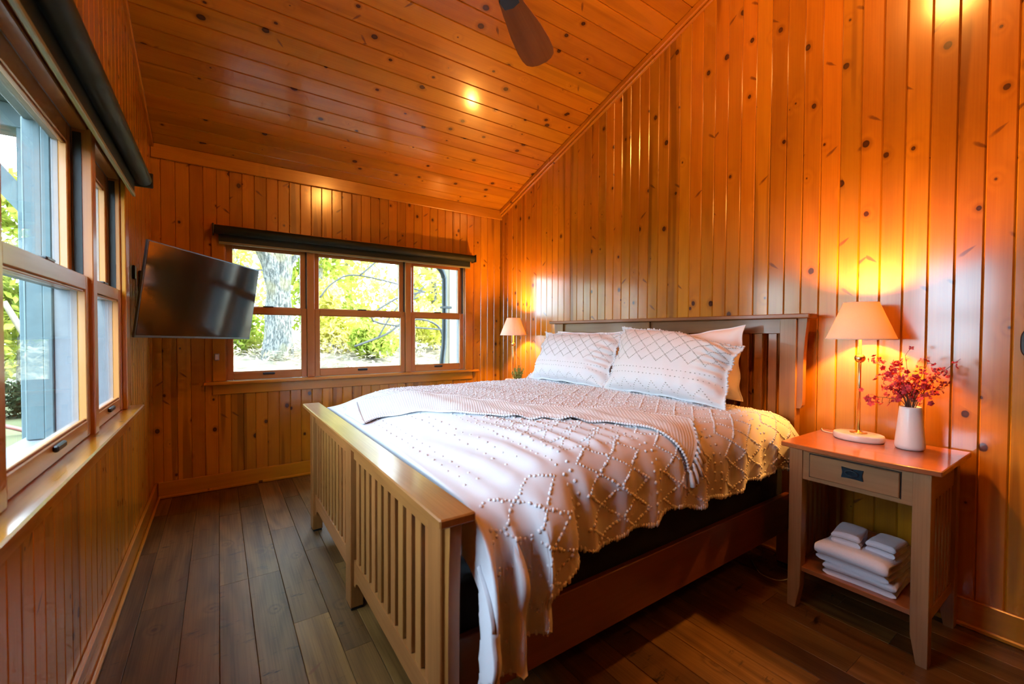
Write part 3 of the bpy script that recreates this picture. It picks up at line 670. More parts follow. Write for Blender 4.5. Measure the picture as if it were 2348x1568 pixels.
def line_pts(p0, p1, step):
    p0 = np.array(p0); p1 = np.array(p1); n = max(2, int(np.linalg.norm(p1 - p0) / step)); return p0 + (p1 - p0) * np.linspace(0, 1, n)[:, None]
lp = []; dots = []
PERIOD, ZONE, DW, DH = 0.40, 0.30, 0.15, 0.205
a0 = 2.47
while a0 > 0.75:
    lo = a0 - ZONE
    for k in range(-9, 10):
        for s in (1, -1):                                        # zigzag lines of the diamond lattice
            for c in (0, 1):
                pa, pb = (a0, k * DH), (a0 - DW, k * DH + s * DH / 2)
                qa, qb = (a0 - DW, k * DH + s * DH / 2), (a0 - 2 * DW, k * DH)
                for u, v_ in ((pa, pb), (qa, qb)):
                    L = line_pts(u, v_, 0.0115); lp.append(L[(L[:, 0] > lo - 1e-6) & ((L[:, 0] > 0.9) | (L[:, 1] < -0.98))])
            for u, v_ in (((a0, k * DH + s * DH / 2), (a0 - DW, k * DH)), ((a0 - DW, k * DH), (a0 - 2 * DW, k * DH + s * DH / 2))):
                L = line_pts(u, v_, 0.0115); lp.append(L[(L[:, 0] > lo - 1e-6) & ((L[:, 0] > 0.9) | (L[:, 1] < -0.98))])
    for da in (ZONE + 0.032, ZONE + 0.068): dots.append(line_pts((a0 - da, -1.7), (a0 - da, 1.6), 0.036))
    a0 -= PERIOD
for b in np.arange(-0.66, 0.90, 0.052): dots.append(line_pts((0.98, b), (2.3, b), 0.030))       # rows of pom-poms across the top
for a in (0.645, 0.685, 0.79, 0.83): dots.append(line_pts((a, -0.86), (a, 0.9), 0.062))
lp = np.unique(np.round(np.concatenate(lp), 4), axis=0); dots = np.concatenate(dots)
def inside(q, m): return q[(np.abs(q[:, 1]) < np.where(q[:, 1] < 0, bmax(q[:, 0], True), bmax(q[:, 0], False)) - m) & (q[:, 0] > 0.62) & (q[:, 0] < 2.5)]
lp = inside(lp + rng.normal(0, 0.0012, lp.shape), 0.004); dots = inside(dots + rng.normal(0, 0.003, dots.shape), 0.01)
q = np.concatenate([lp, dots]); P, N, T, B = Dn(q[:, 0], q[:, 1])
N = np.where((N[:, 2:3] < -0.6), -N, N)
sz = np.concatenate([np.tile([0.0062, 0.0062, 0.0062], (len(lp), 1)), np.tile([0.0060, 0.0060, 0.0066], (len(dots), 1))]) * rng.uniform(0.75, 1.25, (len(q), 1))
tf = blobs('tufts', duvet, 'tuft_white', P, N, T, B, sz); tf['label'] = 'rows of white yarn tufts and pom-poms in diamonds'
# frayed edge along the hem
ea = np.linspace(0.62, 2.48, 210); eb = -(bmax(ea, True) - 0.002); P, N, T, B = Dn(ea, eb)
hm = blobs('hem_fringe', duvet, 'tuft_white', P, N, T, B, np.tile([0.005, 0.010, 0.005], (len(ea), 1)) * rng.uniform(0.6, 1.4, (len(ea), 1)))

# ------------------------------------------------------------------ knitted throw laid over the duvet, (a, b) outline of its two long edges
up = [(0.72, 0.72), (0.84, 0.56), (1.0, 0.36), (1.12, 0.14), (1.19, -0.07), (1.26, -0.24), (1.36, -0.40), (1.55, -0.59), (1.69, -0.76), (1.735, -0.92)]
dnn = [(0.60, 0.14), (0.71, 0.17), (0.83, 0.0), (0.92, -0.26), (1.03, -0.44), (1.15, -0.57), (1.34, -0.75), (1.43, -0.88), (1.47, -1.0), (1.50, -1.14)]
def resample(p, n):
    q = np.array([v[:2] for v in spline([(x, y, 0) for x, y in p], 12)]); d = np.r_[0, np.cumsum(np.linalg.norm(np.diff(q, axis=0), axis=1))]
    t = np.linspace(0, d[-1], n); return np.stack([np.interp(t, d, q[:, 0]), np.interp(t, d, q[:, 1])], -1)
NU, NV = 150, 40
U, L_ = resample(up, NU), resample(dnn, NU); vv = np.linspace(0, 1, NV)
AB = U[:, None, :] * (1 - vv)[None, :, None] + L_[:, None, :] * vv[None, :, None]
P, N, _, _ = Dn(AB[..., 0].ravel(), AB[..., 1].ravel()); rip = (0.013 + 0.004 * np.sin(np.linspace(0, 40, NU))[:, None] * np.cos(np.linspace(0, 7, NV))[None, :] ).ravel()
P = P + N * rip[:, None] + np.array([0, 0, 0.001]); V, F = shell(P, N, 0.006, NU, NV)
uvs = np.stack([np.repeat(np.arange(NU) * 0.8, NV), np.tile(vv * 34, NU)], -1); uvs = np.concatenate([uvs, uvs])
throw = np_mesh('throw_blanket', V, F, 'throw_knit', uv=uvs); tag(throw, 'white knitted throw with tasselled ends laid across the duvet', 'blanket')
Pg = P.reshape(NU, NV, 3); Ng = N.reshape(NU, NV, 3)
edge = np.concatenate([Pg[:, 0], Pg[:, -1]]); en = np.concatenate([Ng[:, 0], Ng[:, -1]])
tg = np.concatenate([np.gradient(Pg[:, 0], axis=0), np.gradient(Pg[:, -1], axis=0)]); tg /= np.linalg.norm(tg, axis=1, keepdims=True); bt = np.cross(en, tg)
es = blobs('edge_stitch', throw, 'tuft_white', edge - en * 0.004, en, tg, bt, (0.0085, 0.010, 0.010))
def tassel(base, d, n, L):
    d = Vector(d).normalized(); p = Vector(base); pts = [p, p + d * L * 0.12, p + d * L * 0.2, p + d * L * 0.3, p + d * L * 0.65, p + d * L]
    return tube('tassel', throw, 'tuft_white', pts, [0.003, 0.008, 0.0055, 0.008, 0.010, 0.011], 7)
for k in range(22):                                                 # foot end, swept over the duvet
    j = int(k / 21 * (NV - 1)); u, l = AB[0, j], AB[2, j]; dr = (u - l) / np.linalg.norm(u - l); dr = dr + np.array([-0.1, 0.35]) * 1.0
    q0 = u; q1 = u + dr / np.linalg.norm(dr) * 0.075
    if q1[0] < 0.60: q1 = np.array([0.60, q1[1] + 0.05])
    pa, na_, _, _ = Dn(np.array([q0[0], q1[0]]), np.array([q0[1], q1[1]])); pa = pa + na_ * np.array([[0.012], [0.010]])
    tassel(pa[0], pa[1] - pa[0], na_[0], float(np.linalg.norm(pa[1] - pa[0])))
for k in range(13):                                                 # end hanging on the near side
    j = int(k / 12 * (NV - 1)); p = Pg[-1, j] + Ng[-1, j] * 0.004; tassel(p, (random.uniform(-0.05, 0.35) * (1 if k else 0.2), -0.22, -1), None, random.uniform(0.06, 0.085))

# ------------------------------------------------------------------ pillows
def pillow(name, w_, h_, t_, loc, lean, yaw, roll, mat, label, sham, droop=0.0, seed=0):
    n = 64; u = np.linspace(-1, 1, n); Ux, Vy = np.meshgrid(u, u, indexing='ij')
    pin = 1 - 0.075 * (1 - np.abs(Vy) ** 2.0) * np.abs(Ux) ** 3; pin2 = 1 - 0.085 * (1 - np.abs(Ux) ** 2.0) * np.abs(Vy) ** 3
    fl = 1.0
    X = Ux * pin * w_ / 2; Y = Vy * pin2 * h_ / 2
    body = np.clip(1 - np.abs(Ux * 1.06) ** 3.2, 0, 1) ** 0.55 * np.clip(1 - np.abs(Vy * 1.06) ** 3.2, 0, 1) ** 0.55
    wr_ = 0.010 * pn(X * 3 + seed, Y * 3) + 0.006 * pn(X * 8 + seed, Y * 8 + 2)
    edge_w = 0.012 * np.sin(Vy * 9 + seed) * np.abs(Ux) ** 6 + 0.010 * np.sin(Ux * 12 + seed * 2) * np.abs(Vy) ** 6
    Zf = body * t_ / 2 + wr_ * (body > 0.03) + edge_w; Zb = -body * t_ / 2 * 0.8 + edge_w - 0.004
    if sham:                                                            # gathered folds at the outer end
        gth = sst((Ux - 0.45) / 0.5); Zf = Zf + gth * 0.014 * np.sin(26 * Vy + 6 * Ux + 2 * np.sin(5 * Vy)) * body ** 0.3
    if droop:
        k = sst((Ux + Vy - 0.75) / 1.3); Y = Y - k * droop; Zf = Zf + k * droop * 0.25; Zb = Zb + k * droop * 0.25; X = X + k * droop * 0.15
    k2 = sst((-Vy - 0.1) / 0.9) * 0.02; Zf = Zf + k2 * body
    Fp = np.stack([X, Y, Zf], -1).reshape(-1, 3); Bp = np.stack([X, Y, Zb], -1).reshape(-1, 3); g = grid_faces(n, n); m = len(Fp)
    idx = np.arange(n * n).reshape(n, n); rim = np.concatenate([idx[0, :], idx[1:, -1], idx[-1, -2::-1], idx[-2:0:-1, 0]]); r2 = np.roll(rim, -1)
    V = np.concatenate([Fp, Bp]); Fa = np.concatenate([g, g[:, ::-1] + m, np.stack([rim, rim + m, r2 + m, r2], -1)])
    # local x across the bed (towards the camera), y up the pillow, z towards the foot of the bed
    M3 = Matrix.Translation(loc) @ Matrix.Rotation(yaw, 4, 'Z') @ Matrix(((0, 0, -1, 0), (-1, 0, 0, 0), (0, 1, 0, 0), (0, 0, 0, 1))) @ Matrix.Rotation(-lean, 4, 'X') @ Matrix.Rotation(roll, 4, 'Z')
    o = np_mesh(name, V, Fa, mat, None, M3); tag(o, label, 'pillow')
    if sham:
        pts = []
        for k in range(-8, 9):                                          # diamond lattice over the upper part
            for s in (1, -1):
                pts.append(line_pts((k * 0.24, 0.96), (k * 0.24 + s * 0.72, -0.12), 0.032))
        pts = np.concatenate(pts); pts = pts[np.abs(pts[:, 0]) < 0.95]
        row = np.concatenate([line_pts((-0.93, y), (0.93, y), 0.062) for y in (-0.33, -0.49)])
        zz_ = np.concatenate([line_pts((k * 0.24, -0.68), (k * 0.24 + s * 0.12, -0.92), 0.04) for k in range(-3, 4) for s in (1, -1)]); zz_ = zz_[np.abs(zz_[:, 0]) < 0.93]
        q = np.concatenate([pts, row, zz_])
        G = Fp.reshape(n, n, 3); Nn = np.cross(np.gradient(G, axis=0), np.gradient(G, axis=1)); Nn /= np.linalg.norm(Nn, axis=2, keepdims=True) + 1e-9
        fi = np.clip((q[:, 0] + 1) / 2 * (n - 1), 0, n - 1.001); fj = np.clip((q[:, 1] + 1) / 2 * (n - 1), 0, n - 1.001); i = fi.astype(int); j = fj.astype(int); di = (fi - i)[:, None]; dj = (fj - j)[:, None]
        lerp = lambda Q: Q[i, j] * (1 - di) * (1 - dj) + Q[i + 1, j] * di * (1 - dj) + Q[i, j + 1] * (1 - di) * dj + Q[i + 1, j + 1] * di * dj
        Pp, Np = lerp(G), lerp(Nn); T = np.cross(Np, np.array([0.0, 1, 0])); T /= np.linalg.norm(T, axis=1, keepdims=True) + 1e-9; Bq = np.cross(Np, T)
        blobs('tufts', o, 'tuft_shadow_grey', Pp, Np, T, Bq, np.tile([0.0046, 0.0032, 0.0034], (len(q), 1)) * rng.uniform(0.8, 1.2, (len(q), 1)), M3)['label'] = 'stitched tufts in diamonds, their shadows put into a grey-beige colour'
        e = np.concatenate([G[::1, -1], G[-1, ::1], G[0, ::1]]); e = e + rng.normal(0, 0.002, e.shape); nz = np.tile([[0, 0, 1.0]], (len(e), 1))
        blobs('edge_fringe', o, 'tuft_white', e, nz, np.tile([[1.0, 0, 0]], (len(e), 1)), np.tile([[0, 1.0, 0]], (len(e), 1)), np.tile([0.006, 0.006, 0.006], (len(e), 1)) * rng.uniform(0.6, 1.4, (len(e), 1)), M3)
    return o
pillow('pillow', 0.80, 0.41, 0.15, (2.455, 1.665, 1.085), 0.16, 0.0, 0.05, 'sheet_white', 'plain white pillow behind the near tufted pillow', False, -0.03, 1)
pillow('pillow', 0.84, 0.42, 0.15, (2.46, 2.535, 1.095), 0.16, 0.0, 0.0, 'sheet_white', 'plain white pillow behind the far tufted pillow', False, 0, 2)
pillow('pillow_sham', 0.84, 0.46, 0.20, (2.23, 1.615, 1.108), 0.42, 0.03, -0.02, 'sham', 'white tufted pillow with a drooping corner on the near half of the bed', True, 0.11, 3)
pillow('pillow_sham', 0.88, 0.43, 0.19, (2.25, 2.465, 1.093), 0.45, 0.0, 0.0, 'sham', 'white tufted pillow on the far half of the bed beside the corner lamp', True, 0.0, 4)

# ------------------------------------------------------------------ nightstands
def nightstand(y0, label):
    """front faces the foot of the bed (-X); y0 is the near edge of the table top"""
    X0, X1, W, ZT = 2.195, 2.70, 0.555, 0.772
    t = thing('nightstand', (2.45, y0 + W / 2, 0), label, 'nightstand', 'nightstands')
    # top with a shallow bowed front
    n = 12; out = [(X1, y0), (X1, y0 + W)] + [(X0 + 0.022 - 0.022 * math.sin(math.pi * k / n), y0 + W - W * k / n) for k in range(n + 1)]
    c = Vector((X0, y0, ZT - 0.022)); rm = Matrix.Translation(c) @ ROT['y']; inv = rm.inverted(); k = len(out)
    V = [inv @ Vector((x, y, z)) for z in (ZT - 0.022, ZT) for x, y in out]
    F = [list(range(k))[::-1], list(range(k, 2 * k))] + [[i, (i + 1) % k, k + (i + 1) % k, k + i] for i in range(k)]
    top = mesh_obj('table_top', V, F, 'cherry_top', t, rm)
    bm = bmesh.new(); bm.from_mesh(top.data); bmesh.ops.recalc_face_normals(bm, faces=bm.faces); bmesh.ops.bevel(bm, geom=bm.edges[:], offset=0.003, segments=1, affect='EDGES'); bm.to_mesh(top.data); bm.free()
    zt = ZT - 0.022; lw, ld = 0.054, 0.05; ya, yb = y0 + 0.03, y0 + W - 0.035; xa, xb = 2.225, 2.685
    for yy, sg in ((ya, 1), (yb, -1)):
        for xx in (xa, xb - ld):                                   # leg tapering on its inner side near the foot
            pr = [(0, 0), (0, zt), (sg * lw, zt), (sg * lw, 0.20), (sg * lw * 0.97, 0.11), (sg * lw * 0.62, 0)]
            prism('leg', t, 'oak_stand', pr, (xx + ld, yy, 0), (0, 1, 0), (0, 0, 1), -ld, 0.0015)
    fi, fo = ya + lw, yb - lw
    ap = box('front_apron', t, 'oak_stand', (xa + 0.006, fi, 0.612), (xa + 0.026, fo, zt), 0.001, 'y')
    dr = box('drawer', t, 'oak_stand', (xa - 0.004, fi + 0.038, 0.632), (xa + 0.012, fo - 0.030, zt - 0.016), 0.003, 'y')
    for yy in (fi + 0.034, fo - 0.030): box('drawer_gap', t, 'dark_rubber', (xa + 0.0045, yy, 0.629), (xa + 0.008, yy + 0.004, zt - 0.013), 0.0, 'z')
    box('drawer_gap', t, 'dark_rubber', (xa + 0.0045, fi + 0.034, zt - 0.016), (xa + 0.008, fo - 0.026, zt - 0.012), 0.0, 'y')
    yc = (fi + fo) / 2; zc = 0.689                                   # pull: shaped plate, boss, bail ring
    pr = []
    for i in range(32):
        a = 2 * math.pi * i / 32; cx, cz_ = math.cos(a), math.sin(a); s = 1 / max(abs(cx), abs(cz_)); k = 1 - 0.10 * abs(math.cos(2 * a)) if abs(abs(cx) - abs(cz_)) > 0.15 else 1.0
        pr.append((cx * s * k * 0.039, cz_ * s * k * 0.023))
    pl = prism('pull_plate', dr, 'handle_blue', pr, (xa - 0.0045, yc, zc), (0, -1, 0), (0, 0, 1), 0.004, 0.001); pl['label'] = 'dark blue-black metal drawer pull'
    ring = [(xa - 0.012 - 0.003 * math.sin(a), yc + 0.022 * math.cos(a), zc + 0.001 + 0.0125 * math.sin(a)) for a in [2 * math.pi * k / 24 for k in range(25)]]
    tube('bail_ring', dr, 'handle_blue', ring, 0.0026, 8); tube('pull_boss', dr, 'handle_blue', [(xa - 0.004, yc, zc + 0.014), (xa - 0.016, yc, zc + 0.014)], [0.006, 0.005], 12)
    for yy in (ya + 0.010, yb - 0.028):                              # sides: rails and slats
        box('side_rail', t, 'oak_stand', (xa + ld, yy, 0.63), (xb - ld, yy + 0.018, zt), 0.001, 'x'); box('side_rail', t, 'oak_stand', (xa + ld, yy, 0.155), (xb - ld, yy + 0.018, 0.20), 0.001, 'x')
        L = xb - xa - 2 * ld; p = L / 7
        for k in range(7): box('side_slat', t, 'oak_stand', (xa + ld + p * (k + 0.5) - 0.015, yy + 0.004, 0.20), (xa + ld + p * (k + 0.5) + 0.015, yy + 0.014, 0.63), 0.001, 'z')
    box('back_rail', t, 'oak_stand', (xb - 0.03, fi, 0.63), (xb - 0.012, fo, zt), 0.001, 'y')
    box('shelf', t, 'cherry_top', (xa + 0.012, ya + 0.030, 0.178), (xb - 0.008, yb - 0.030, 0.200), 0.002, 'y')
    return ZT
NS0, NS1 = 0.408, 3.235
ZT = nightstand(NS0, 'wooden nightstand with one drawer and a shelf of towels'); nightstand(NS1, 'wooden nightstand in the far corner beyond the bed')

# ------------------------------------------------------------------ table lamps
def lamp(x, y, label, cordpts):
    t = thing('table_lamp', (x, y, ZT), label, 'lamp', 'brass table lamps')
    z = ZT
    lathe('base', t, 'marble', [(0.086, 0), (0.094, 0.003), (0.096, 0.010), (0.096, 0.026), (0.093, 0.0325), (0.088, 0.0345)], (x, y, z), 48, 0.78, 1.05)
    lathe('foot_plate', t, 'brass', [(0.034, 0), (0.034, 0.003), (0.026, 0.0055), (0.010, 0.007), (0.009, 0.014)], (x, y, z + 0.0345), 36)
    lathe('rod', t, 'brass', [(0.0062, 0), (0.0062, 0.454)], (x, y, z + 0.046), 16)
    lathe('ball', t, 'brass', [(0.0215 * math.sin(math.pi * k / 14) + 0.0001, -0.0215 * math.cos(math.pi * k / 14)) for k in range(15)], (x, y, z + 0.395), 28)
    zb, zt, rb, rt = z + 0.486, z + 0.664, 0.138, 0.068
    sh = lathe('shade', t, 'lamp_shade', [(rb, 0), (rt, zt - zb), (rt - 0.002, zt - zb), (rb - 0.002, 0)], (x, y, zb), 64, closed_ends=False)
    for r, zz in ((rb, 0.0), (rt, zt - zb)): lathe('shade_trim', sh, 'lamp_shade', [(r + 0.0008, zz - 0.003 + 0.003), (r + 0.0014, zz + 0.005 - (0.005 if zz else 0)), (r - 0.003, zz + 0.005 - (0.005 if zz else 0)), (r - 0.003, zz)], (x, y, zb), 64, closed_ends=False)
    tube('shade_spider', sh, 'brass', [(x - rt, y, zt - 0.02), (x + rt, y, zt - 0.02)], 0.0015, 6)
    lathe('bulb', t, 'bulb_glow', [(0.010, 0), (0.012, 0.012), (0.024, 0.035), (0.028, 0.052), (0.022, 0.070), (0.008, 0.079)], (x, y, zb + 0.03), 24)
    tube('cord', t, 'cord_white', spline(cordpts, 8), 0.0028, 6)['label'] = 'white power cord'
    ld = bpy.data.lights.new('lamp_bulb_light', 'POINT'); ld.energy = LAMP_W; ld.color = WARM; ld.shadow_soft_size = 0.03
    lo = bpy.data.objects.new('lamp_bulb_light', ld); link(lo, t, Matrix.Translation((x, y, zb + 0.125)))
    return t
lamp(2.555, 0.765, 'lit brass table lamp beside the vase of red flowers', [(2.585, 0.86, ZT + 0.006), (2.60, 0.90, ZT + 0.004), (2.62, 0.935, ZT + 0.004), (2.66, 0.955, ZT + 0.003), (2.705, 0.975, ZT - 0.02), (2.700, 1.0, ZT - 0.2), (2.695, 1.0, 0.4), (2.66, 1.0, 0.10), (2.60, 1.01, 0.02), (2.50, 0.99, 0.03), (2.40, 1.03, 0.005), (2.38, 1.12, 0.004), (2.48, 1.22, 0.004)])
lamp(2.515, 3.66, 'lit brass table lamp in the far corner by the window', [(2.455, 3.72, ZT + 0.006), (2.41, 3.74, ZT + 0.012), (2.39, 3.70, ZT + 0.016), (2.43, 3.66, ZT + 0.008)])

# ------------------------------------------------------------------ things on the nightstands
vx, vy = 2.545, 0.575
vase = thing('vase', (vx, vy, ZT), 'white tapered ceramic vase at the right end of the nightstand', 'vase')
lathe('body', vase, 'ceramic_white', [(0.040, 0), (0.048, 0.003), (0.0525, 0.012), (0.0525, 0.022), (0.050, 0.05), (0.044, 0.12), (0.0395, 0.175), (0.0385, 0.188), (0.0365, 0.190), (0.0345, 0.186), (0.036, 0.12), (0.040, 0.03), (0.03, 0.012), (0.001, 0.010)], (vx, vy, ZT), 48)
fl = thing('flower_bouquet', (vx, vy, ZT + 0.012), 'spray of red-pink blossoms on dark twigs in the white vase', 'flowers')
random.seed(21)
def petals(name, parent, centres, r0):
    V = []; F = []
    for c in centres:
        ax = Vector((random.gauss(0, 1), random.gauss(0, 1), random.gauss(0.5, 1))).normalized(); t1 = ax.orthogonal().normalized(); t2 = ax.cross(t1); r = r0 * random.uniform(0.7, 1.25); np_ = random.choice((3, 4, 5))
        for k in range(np_):
            a = 2 * math.pi * k / np_; d = t1 * math.cos(a) + t2 * math.sin(a); s = ax.cross(d); n = len(V)
            V += [c, c + d * r * 0.6 + s * r * 0.45 + ax * r * 0.12, c + d * r * 1.05 + ax * r * 0.30, c + d * r * 0.6 - s * r * 0.45 + ax * r * 0.12, c + d * r * 0.55 + ax * r * 0.32]
            F += [(n, n + 1, n + 4), (n + 1, n + 2, n + 4), (n + 2, n + 3, n + 4), (n + 3, n, n + 4), (n, n + 4 - 1, n + 2), (n, n + 2, n + 1)]
    ctr = centres[0]; return mesh_obj(name, [v - ctr for v in V], F, 'blossom', parent, Matrix.Translation(ctr))
heads = [(-0.05, 0.125, 0.215), (-0.06, 0.06, 0.20), (-0.05, 0.155, 0.03), (-0.04, -0.06, 0.20), (-0.02, -0.155, 0.225), (-0.05, -0.115, 0.10), (-0.01, 0.02, 0.23), (-0.09, 0.02, 0.14), (0.03, 0.07, 0.16), (-0.06, 0.08, 0.10), (-0.07, -0.02, 0.09), (0.0, -0.08, 0.15), (-0.03, 0.11, 0.15)]
rim = Vector((vx, vy, ZT + 0.186))
for i, h in enumerate(heads):
    tip = rim + Vector(h); a = Vector((vx + random.uniform(-0.012, 0.012), vy + random.uniform(-0.012, 0.012), ZT + 0.02)); m = rim + Vector((h[0] * 0.12, h[1] * 0.12, 0.01)); q = rim.lerp(tip, 0.5) + Vector((0, 0, 0.02))
    pts = spline([a, m, q, tip], 6); st = tube('stem', fl, 'twig', pts, [0.0022 - 0.0015 * k / len(pts) for k in range(len(pts))], 5)
    cs = []
    for k in range(15):
        u = random.uniform(0.25, 1.0) if i not in (2, 4) else random.uniform(0.45, 1.02); p = pts[min(int((0.33 + u * 0.66) * (len(pts) - 1)), len(pts) - 1)]
        sp = 0.020 * (1.4 - 0.7 * u); cs.append(p + Vector((random.gauss(0, sp), random.gauss(0, sp), random.gauss(0, sp))))
    cs = [c for c in cs if c.z > ZT + 0.185] or [tip]
    petals('blossoms', st, cs, 0.014)
    for c in cs[:4]:
        b = min(pts, key=lambda p: (p - c).length); tube('twig', st, 'twig', [b, b.lerp(c, 0.5) + Vector((0, 0, 0.004)), c], 0.0009, 4)
# small potted fern-like plant by the far lamp
px, py_ = 2.33, 3.315
pot = thing('potted_plant', (px, py_, ZT), 'small green potted plant beside the far tufted pillow', 'plant')
lathe('pot', pot, 'ceramic_white', [(0.030, 0), (0.034, 0.004), (0.040, 0.07), (0.041, 0.08), (0.038, 0.08), (0.034, 0.06), (0.001, 0.058)], (px, py_, ZT), 32)
for i in range(17):
    an = i * 2.4; rr = 0.026 * math.sqrt(i / 17); b = Vector((px + rr * math.cos(an), py_ + rr * math.sin(an), ZT + 0.06)); H = random.uniform(0.09, 0.15) * (1 - rr * 9)
    tip = b + Vector((math.cos(an) * (rr * 1.1 + 0.012), math.sin(an) * (rr * 1.1 + 0.012), H)); pts = spline([b, b.lerp(tip, 0.5), tip], 6); V = []; F = []
    for k in range(44):
        p = b.lerp(tip, 0.2 + 0.8 * random.random()); d = Vector((random.gauss(0, 1), random.gauss(0, 1), random.uniform(0.3, 1.6))).normalized(); s = d.orthogonal().normalized() * 0.0026; L = 0.017; n = len(V)
        V += [p - s, p + s, p + d * L + s * 0.2, p + d * L * 0.6 - s * 1.4]; F.append((n, n + 1, n + 2, n + 3))
    st = tube('sprig', pot, 'plant_green', pts, 0.0016, 4); mesh_obj('needles', [v - b for v in V], F, 'plant_green', st, Matrix.Translation(b))

# folded towels on the shelf
def towel(name, c, L, Wd, layers, th, label, group, rz=0.0, seed=0):
    """ribbon folded to and fro (folds at the ends), L along local x (depth), Wd across"""
    R = th / 2; path = []
    for k in range(layers):
        z = R + k * th; xs_ = np.linspace(-L / 2 + R, L / 2 - R, 12); xs_ = xs_ if k % 2 == 0 else xs_[::-1]
        path += [(x_, z) for x_ in xs_]
        if k < layers - 1:
            sgn = 1 if k % 2 == 0 else -1
            path += [(sgn * (L / 2 - R) + sgn * R * 1.0 * math.sin(a), z + R - R * math.cos(a)) for a in (0.5, 1.05, 1.57, 2.1, 2.64)]
    path = np.array(path); d = np.gradient(path, axis=0); d /= np.linalg.norm(d, axis=1, keepdims=True); nrm = np.stack([-d[:, 1], d[:, 0]], -1); hw = th * 0.47
    A_, B_ = path + nrm * hw, path - nrm * hw; m = len(path); ny = 18; ys = np.linspace(-1, 1, ny); V = []
    for j, yy in enumerate(ys):
        sq = 1 - 0.25 * max(0, (abs(yy) - 0.86) / 0.14) ** 2
        for q, mid in ((A_, path), (B_, path)):
            w_ = mid + (q - mid) * (sq if abs(yy) < 0.99 else 0.35)
            V.append(np.stack([w_[:, 0], np.full(m, yy * Wd / 2), w_[:, 1]], -1))
    V = np.concatenate(V).reshape(ny, 2, m, 3)
    x_, y_, z_ = V[..., 0], V[..., 1], V[..., 2]
    V[..., 2] += (0.010 * pn(x_ * 2.5 + seed, y_ * 2.5) + 0.004 * pn(x_ * 7 + seed, y_ * 7)) * np.clip(z_ / 0.05, 0, 1) - 0.008 * (np.abs(y_) / (Wd / 2)) ** 3 * np.clip(z_ / 0.06, 0, 1)
    V[..., 0] += 0.006 * pn(y_ * 3 + seed, z_ * 9); V[..., 1] += 0.006 * pn(x_ * 3, z_ * 14 + seed)
    V[..., 2] = np.maximum(V[..., 2], 0.0)
    idx = np.arange(ny * 2 * m).reshape(ny, 2, m); F = []
    for s in (0, 1):
        a_ = idx[:-1, s, :-1].ravel(); b_ = idx[1:, s, :-1].ravel(); c_ = idx[1:, s, 1:].ravel(); d_ = idx[:-1, s, 1:].ravel(); F.append(np.stack([a_, b_, c_, d_] if s == 0 else [a_, d_, c_, b_], -1))
    for j in (0, ny - 1): F.append(np.stack([idx[j, 0, :-1], idx[j, 0, 1:], idx[j, 1, 1:], idx[j, 1, :-1]], -1))
    for i in (0, m - 1): F.append(np.stack([idx[:-1, 0, i], idx[1:, 0, i], idx[1:, 1, i], idx[:-1, 1, i]], -1))
    o = np_mesh(name, V.reshape(-1, 3), np.concatenate(F), 'towel', None, Matrix.Translation(c) @ Matrix.Rotation(rz, 4, 'Z'))
    return tag(o, label, 'towel', group)
tg_ = 'white towels on the nightstand shelf'
towel('bath_towel', (2.42, 0.675, 0.200), 0.335, 0.255, 2, 0.028, 'white folded bath towel at the bottom of the pile', tg_, 0.03, 1)
towel('bath_towel', (2.405, 0.690, 0.254), 0.320, 0.265, 3, 0.030, 'thick white folded bath towel in the middle of the pile', tg_, -0.04, 2)
towel('washcloth', (2.375, 0.735, 0.340), 0.17, 0.105, 2, 0.026, 'small folded white washcloth atop the towels, nearer the bed', tg_, 0.1, 3)
towel('washcloth', (2.405, 0.612, 0.336), 0.17, 0.100, 2, 0.026, 'small folded white washcloth atop the towels, nearer the right leg', tg_, -0.05, 4)

# ------------------------------------------------------------------ television on its swivel arm
k = 2.35 / 2.4
TL, TR_, BR, BLc = [Vector((v[0] * k, v[1] * k, 1.28 + (v[2] - 1.28) * k)) for v in ((-0.316, 3.134, 1.793), (0.275, 3.963, 1.769), (0.199, 3.986, 1.221), (-0.393, 3.158, 1.246))]
cen = (TL + TR_ + BR + BLc) / 4; ex = ((TR_ - TL) + (BR - BLc)).normalized(); ez = ((TL - BLc) + (TR_ - BR)); ez = (ez - ex * ez.dot(ex)).normalized(); ey = ez.cross(ex)   # ey points away from the viewer
TW, THh = ((TR_ - TL).length + (BR - BLc).length) / 2, ((TL - BLc).length + (TR_ - BR).length) / 2
tm = Matrix(((ex.x, ey.x, ez.x, cen.x), (ex.y, ey.y, ez.y, cen.y), (ex.z, ey.z, ez.z, cen.z), (0, 0, 0, 1)))
tv = bpy.data.objects.new('television', None); tv.empty_display_size = 0.1; link(tv, None, tm @ Matrix.Translation((0, 0, -THh / 2))); tag(tv, 'black flat-screen television tilted down in the window corner', 'television')
box('bezel', tv, 'tv_edge', (-TW / 2, 0.0, -THh / 2), (TW / 2, 0.014, THh / 2), 0.002, 'x', tm)
box('screen', tv, 'tv_screen', (-TW / 2 + 0.008, -0.0015, -THh / 2 + 0.014), (TW / 2 - 0.008, 0.001, THh / 2 - 0.008), 0.0, 'x', tm)['label'] = 'dark glossy screen reflecting the windows'
box('rear_housing', tv, 'tv_body', (-TW * 0.36, 0.014, -THh * 0.46), (TW * 0.36, 0.042, THh * 0.20), 0.01, 'x', tm)
mt = thing('tv_wall_mount', (XL, 3.60, 1.30), 'black swivel arm holding the television to the left wall', 'tv mount')
box('wall_plate', mt, 'black_metal', (XL, 3.53, 1.36), (XL + 0.022, 3.64, 1.66), 0.004, 'z')
back = tm @ Vector((-0.05, 0.0455, -0.06)); p0 = Vector((XL + 0.02, 3.585, 1.52)); p1 = Vector((XL + 0.16, 3.80, 1.51))
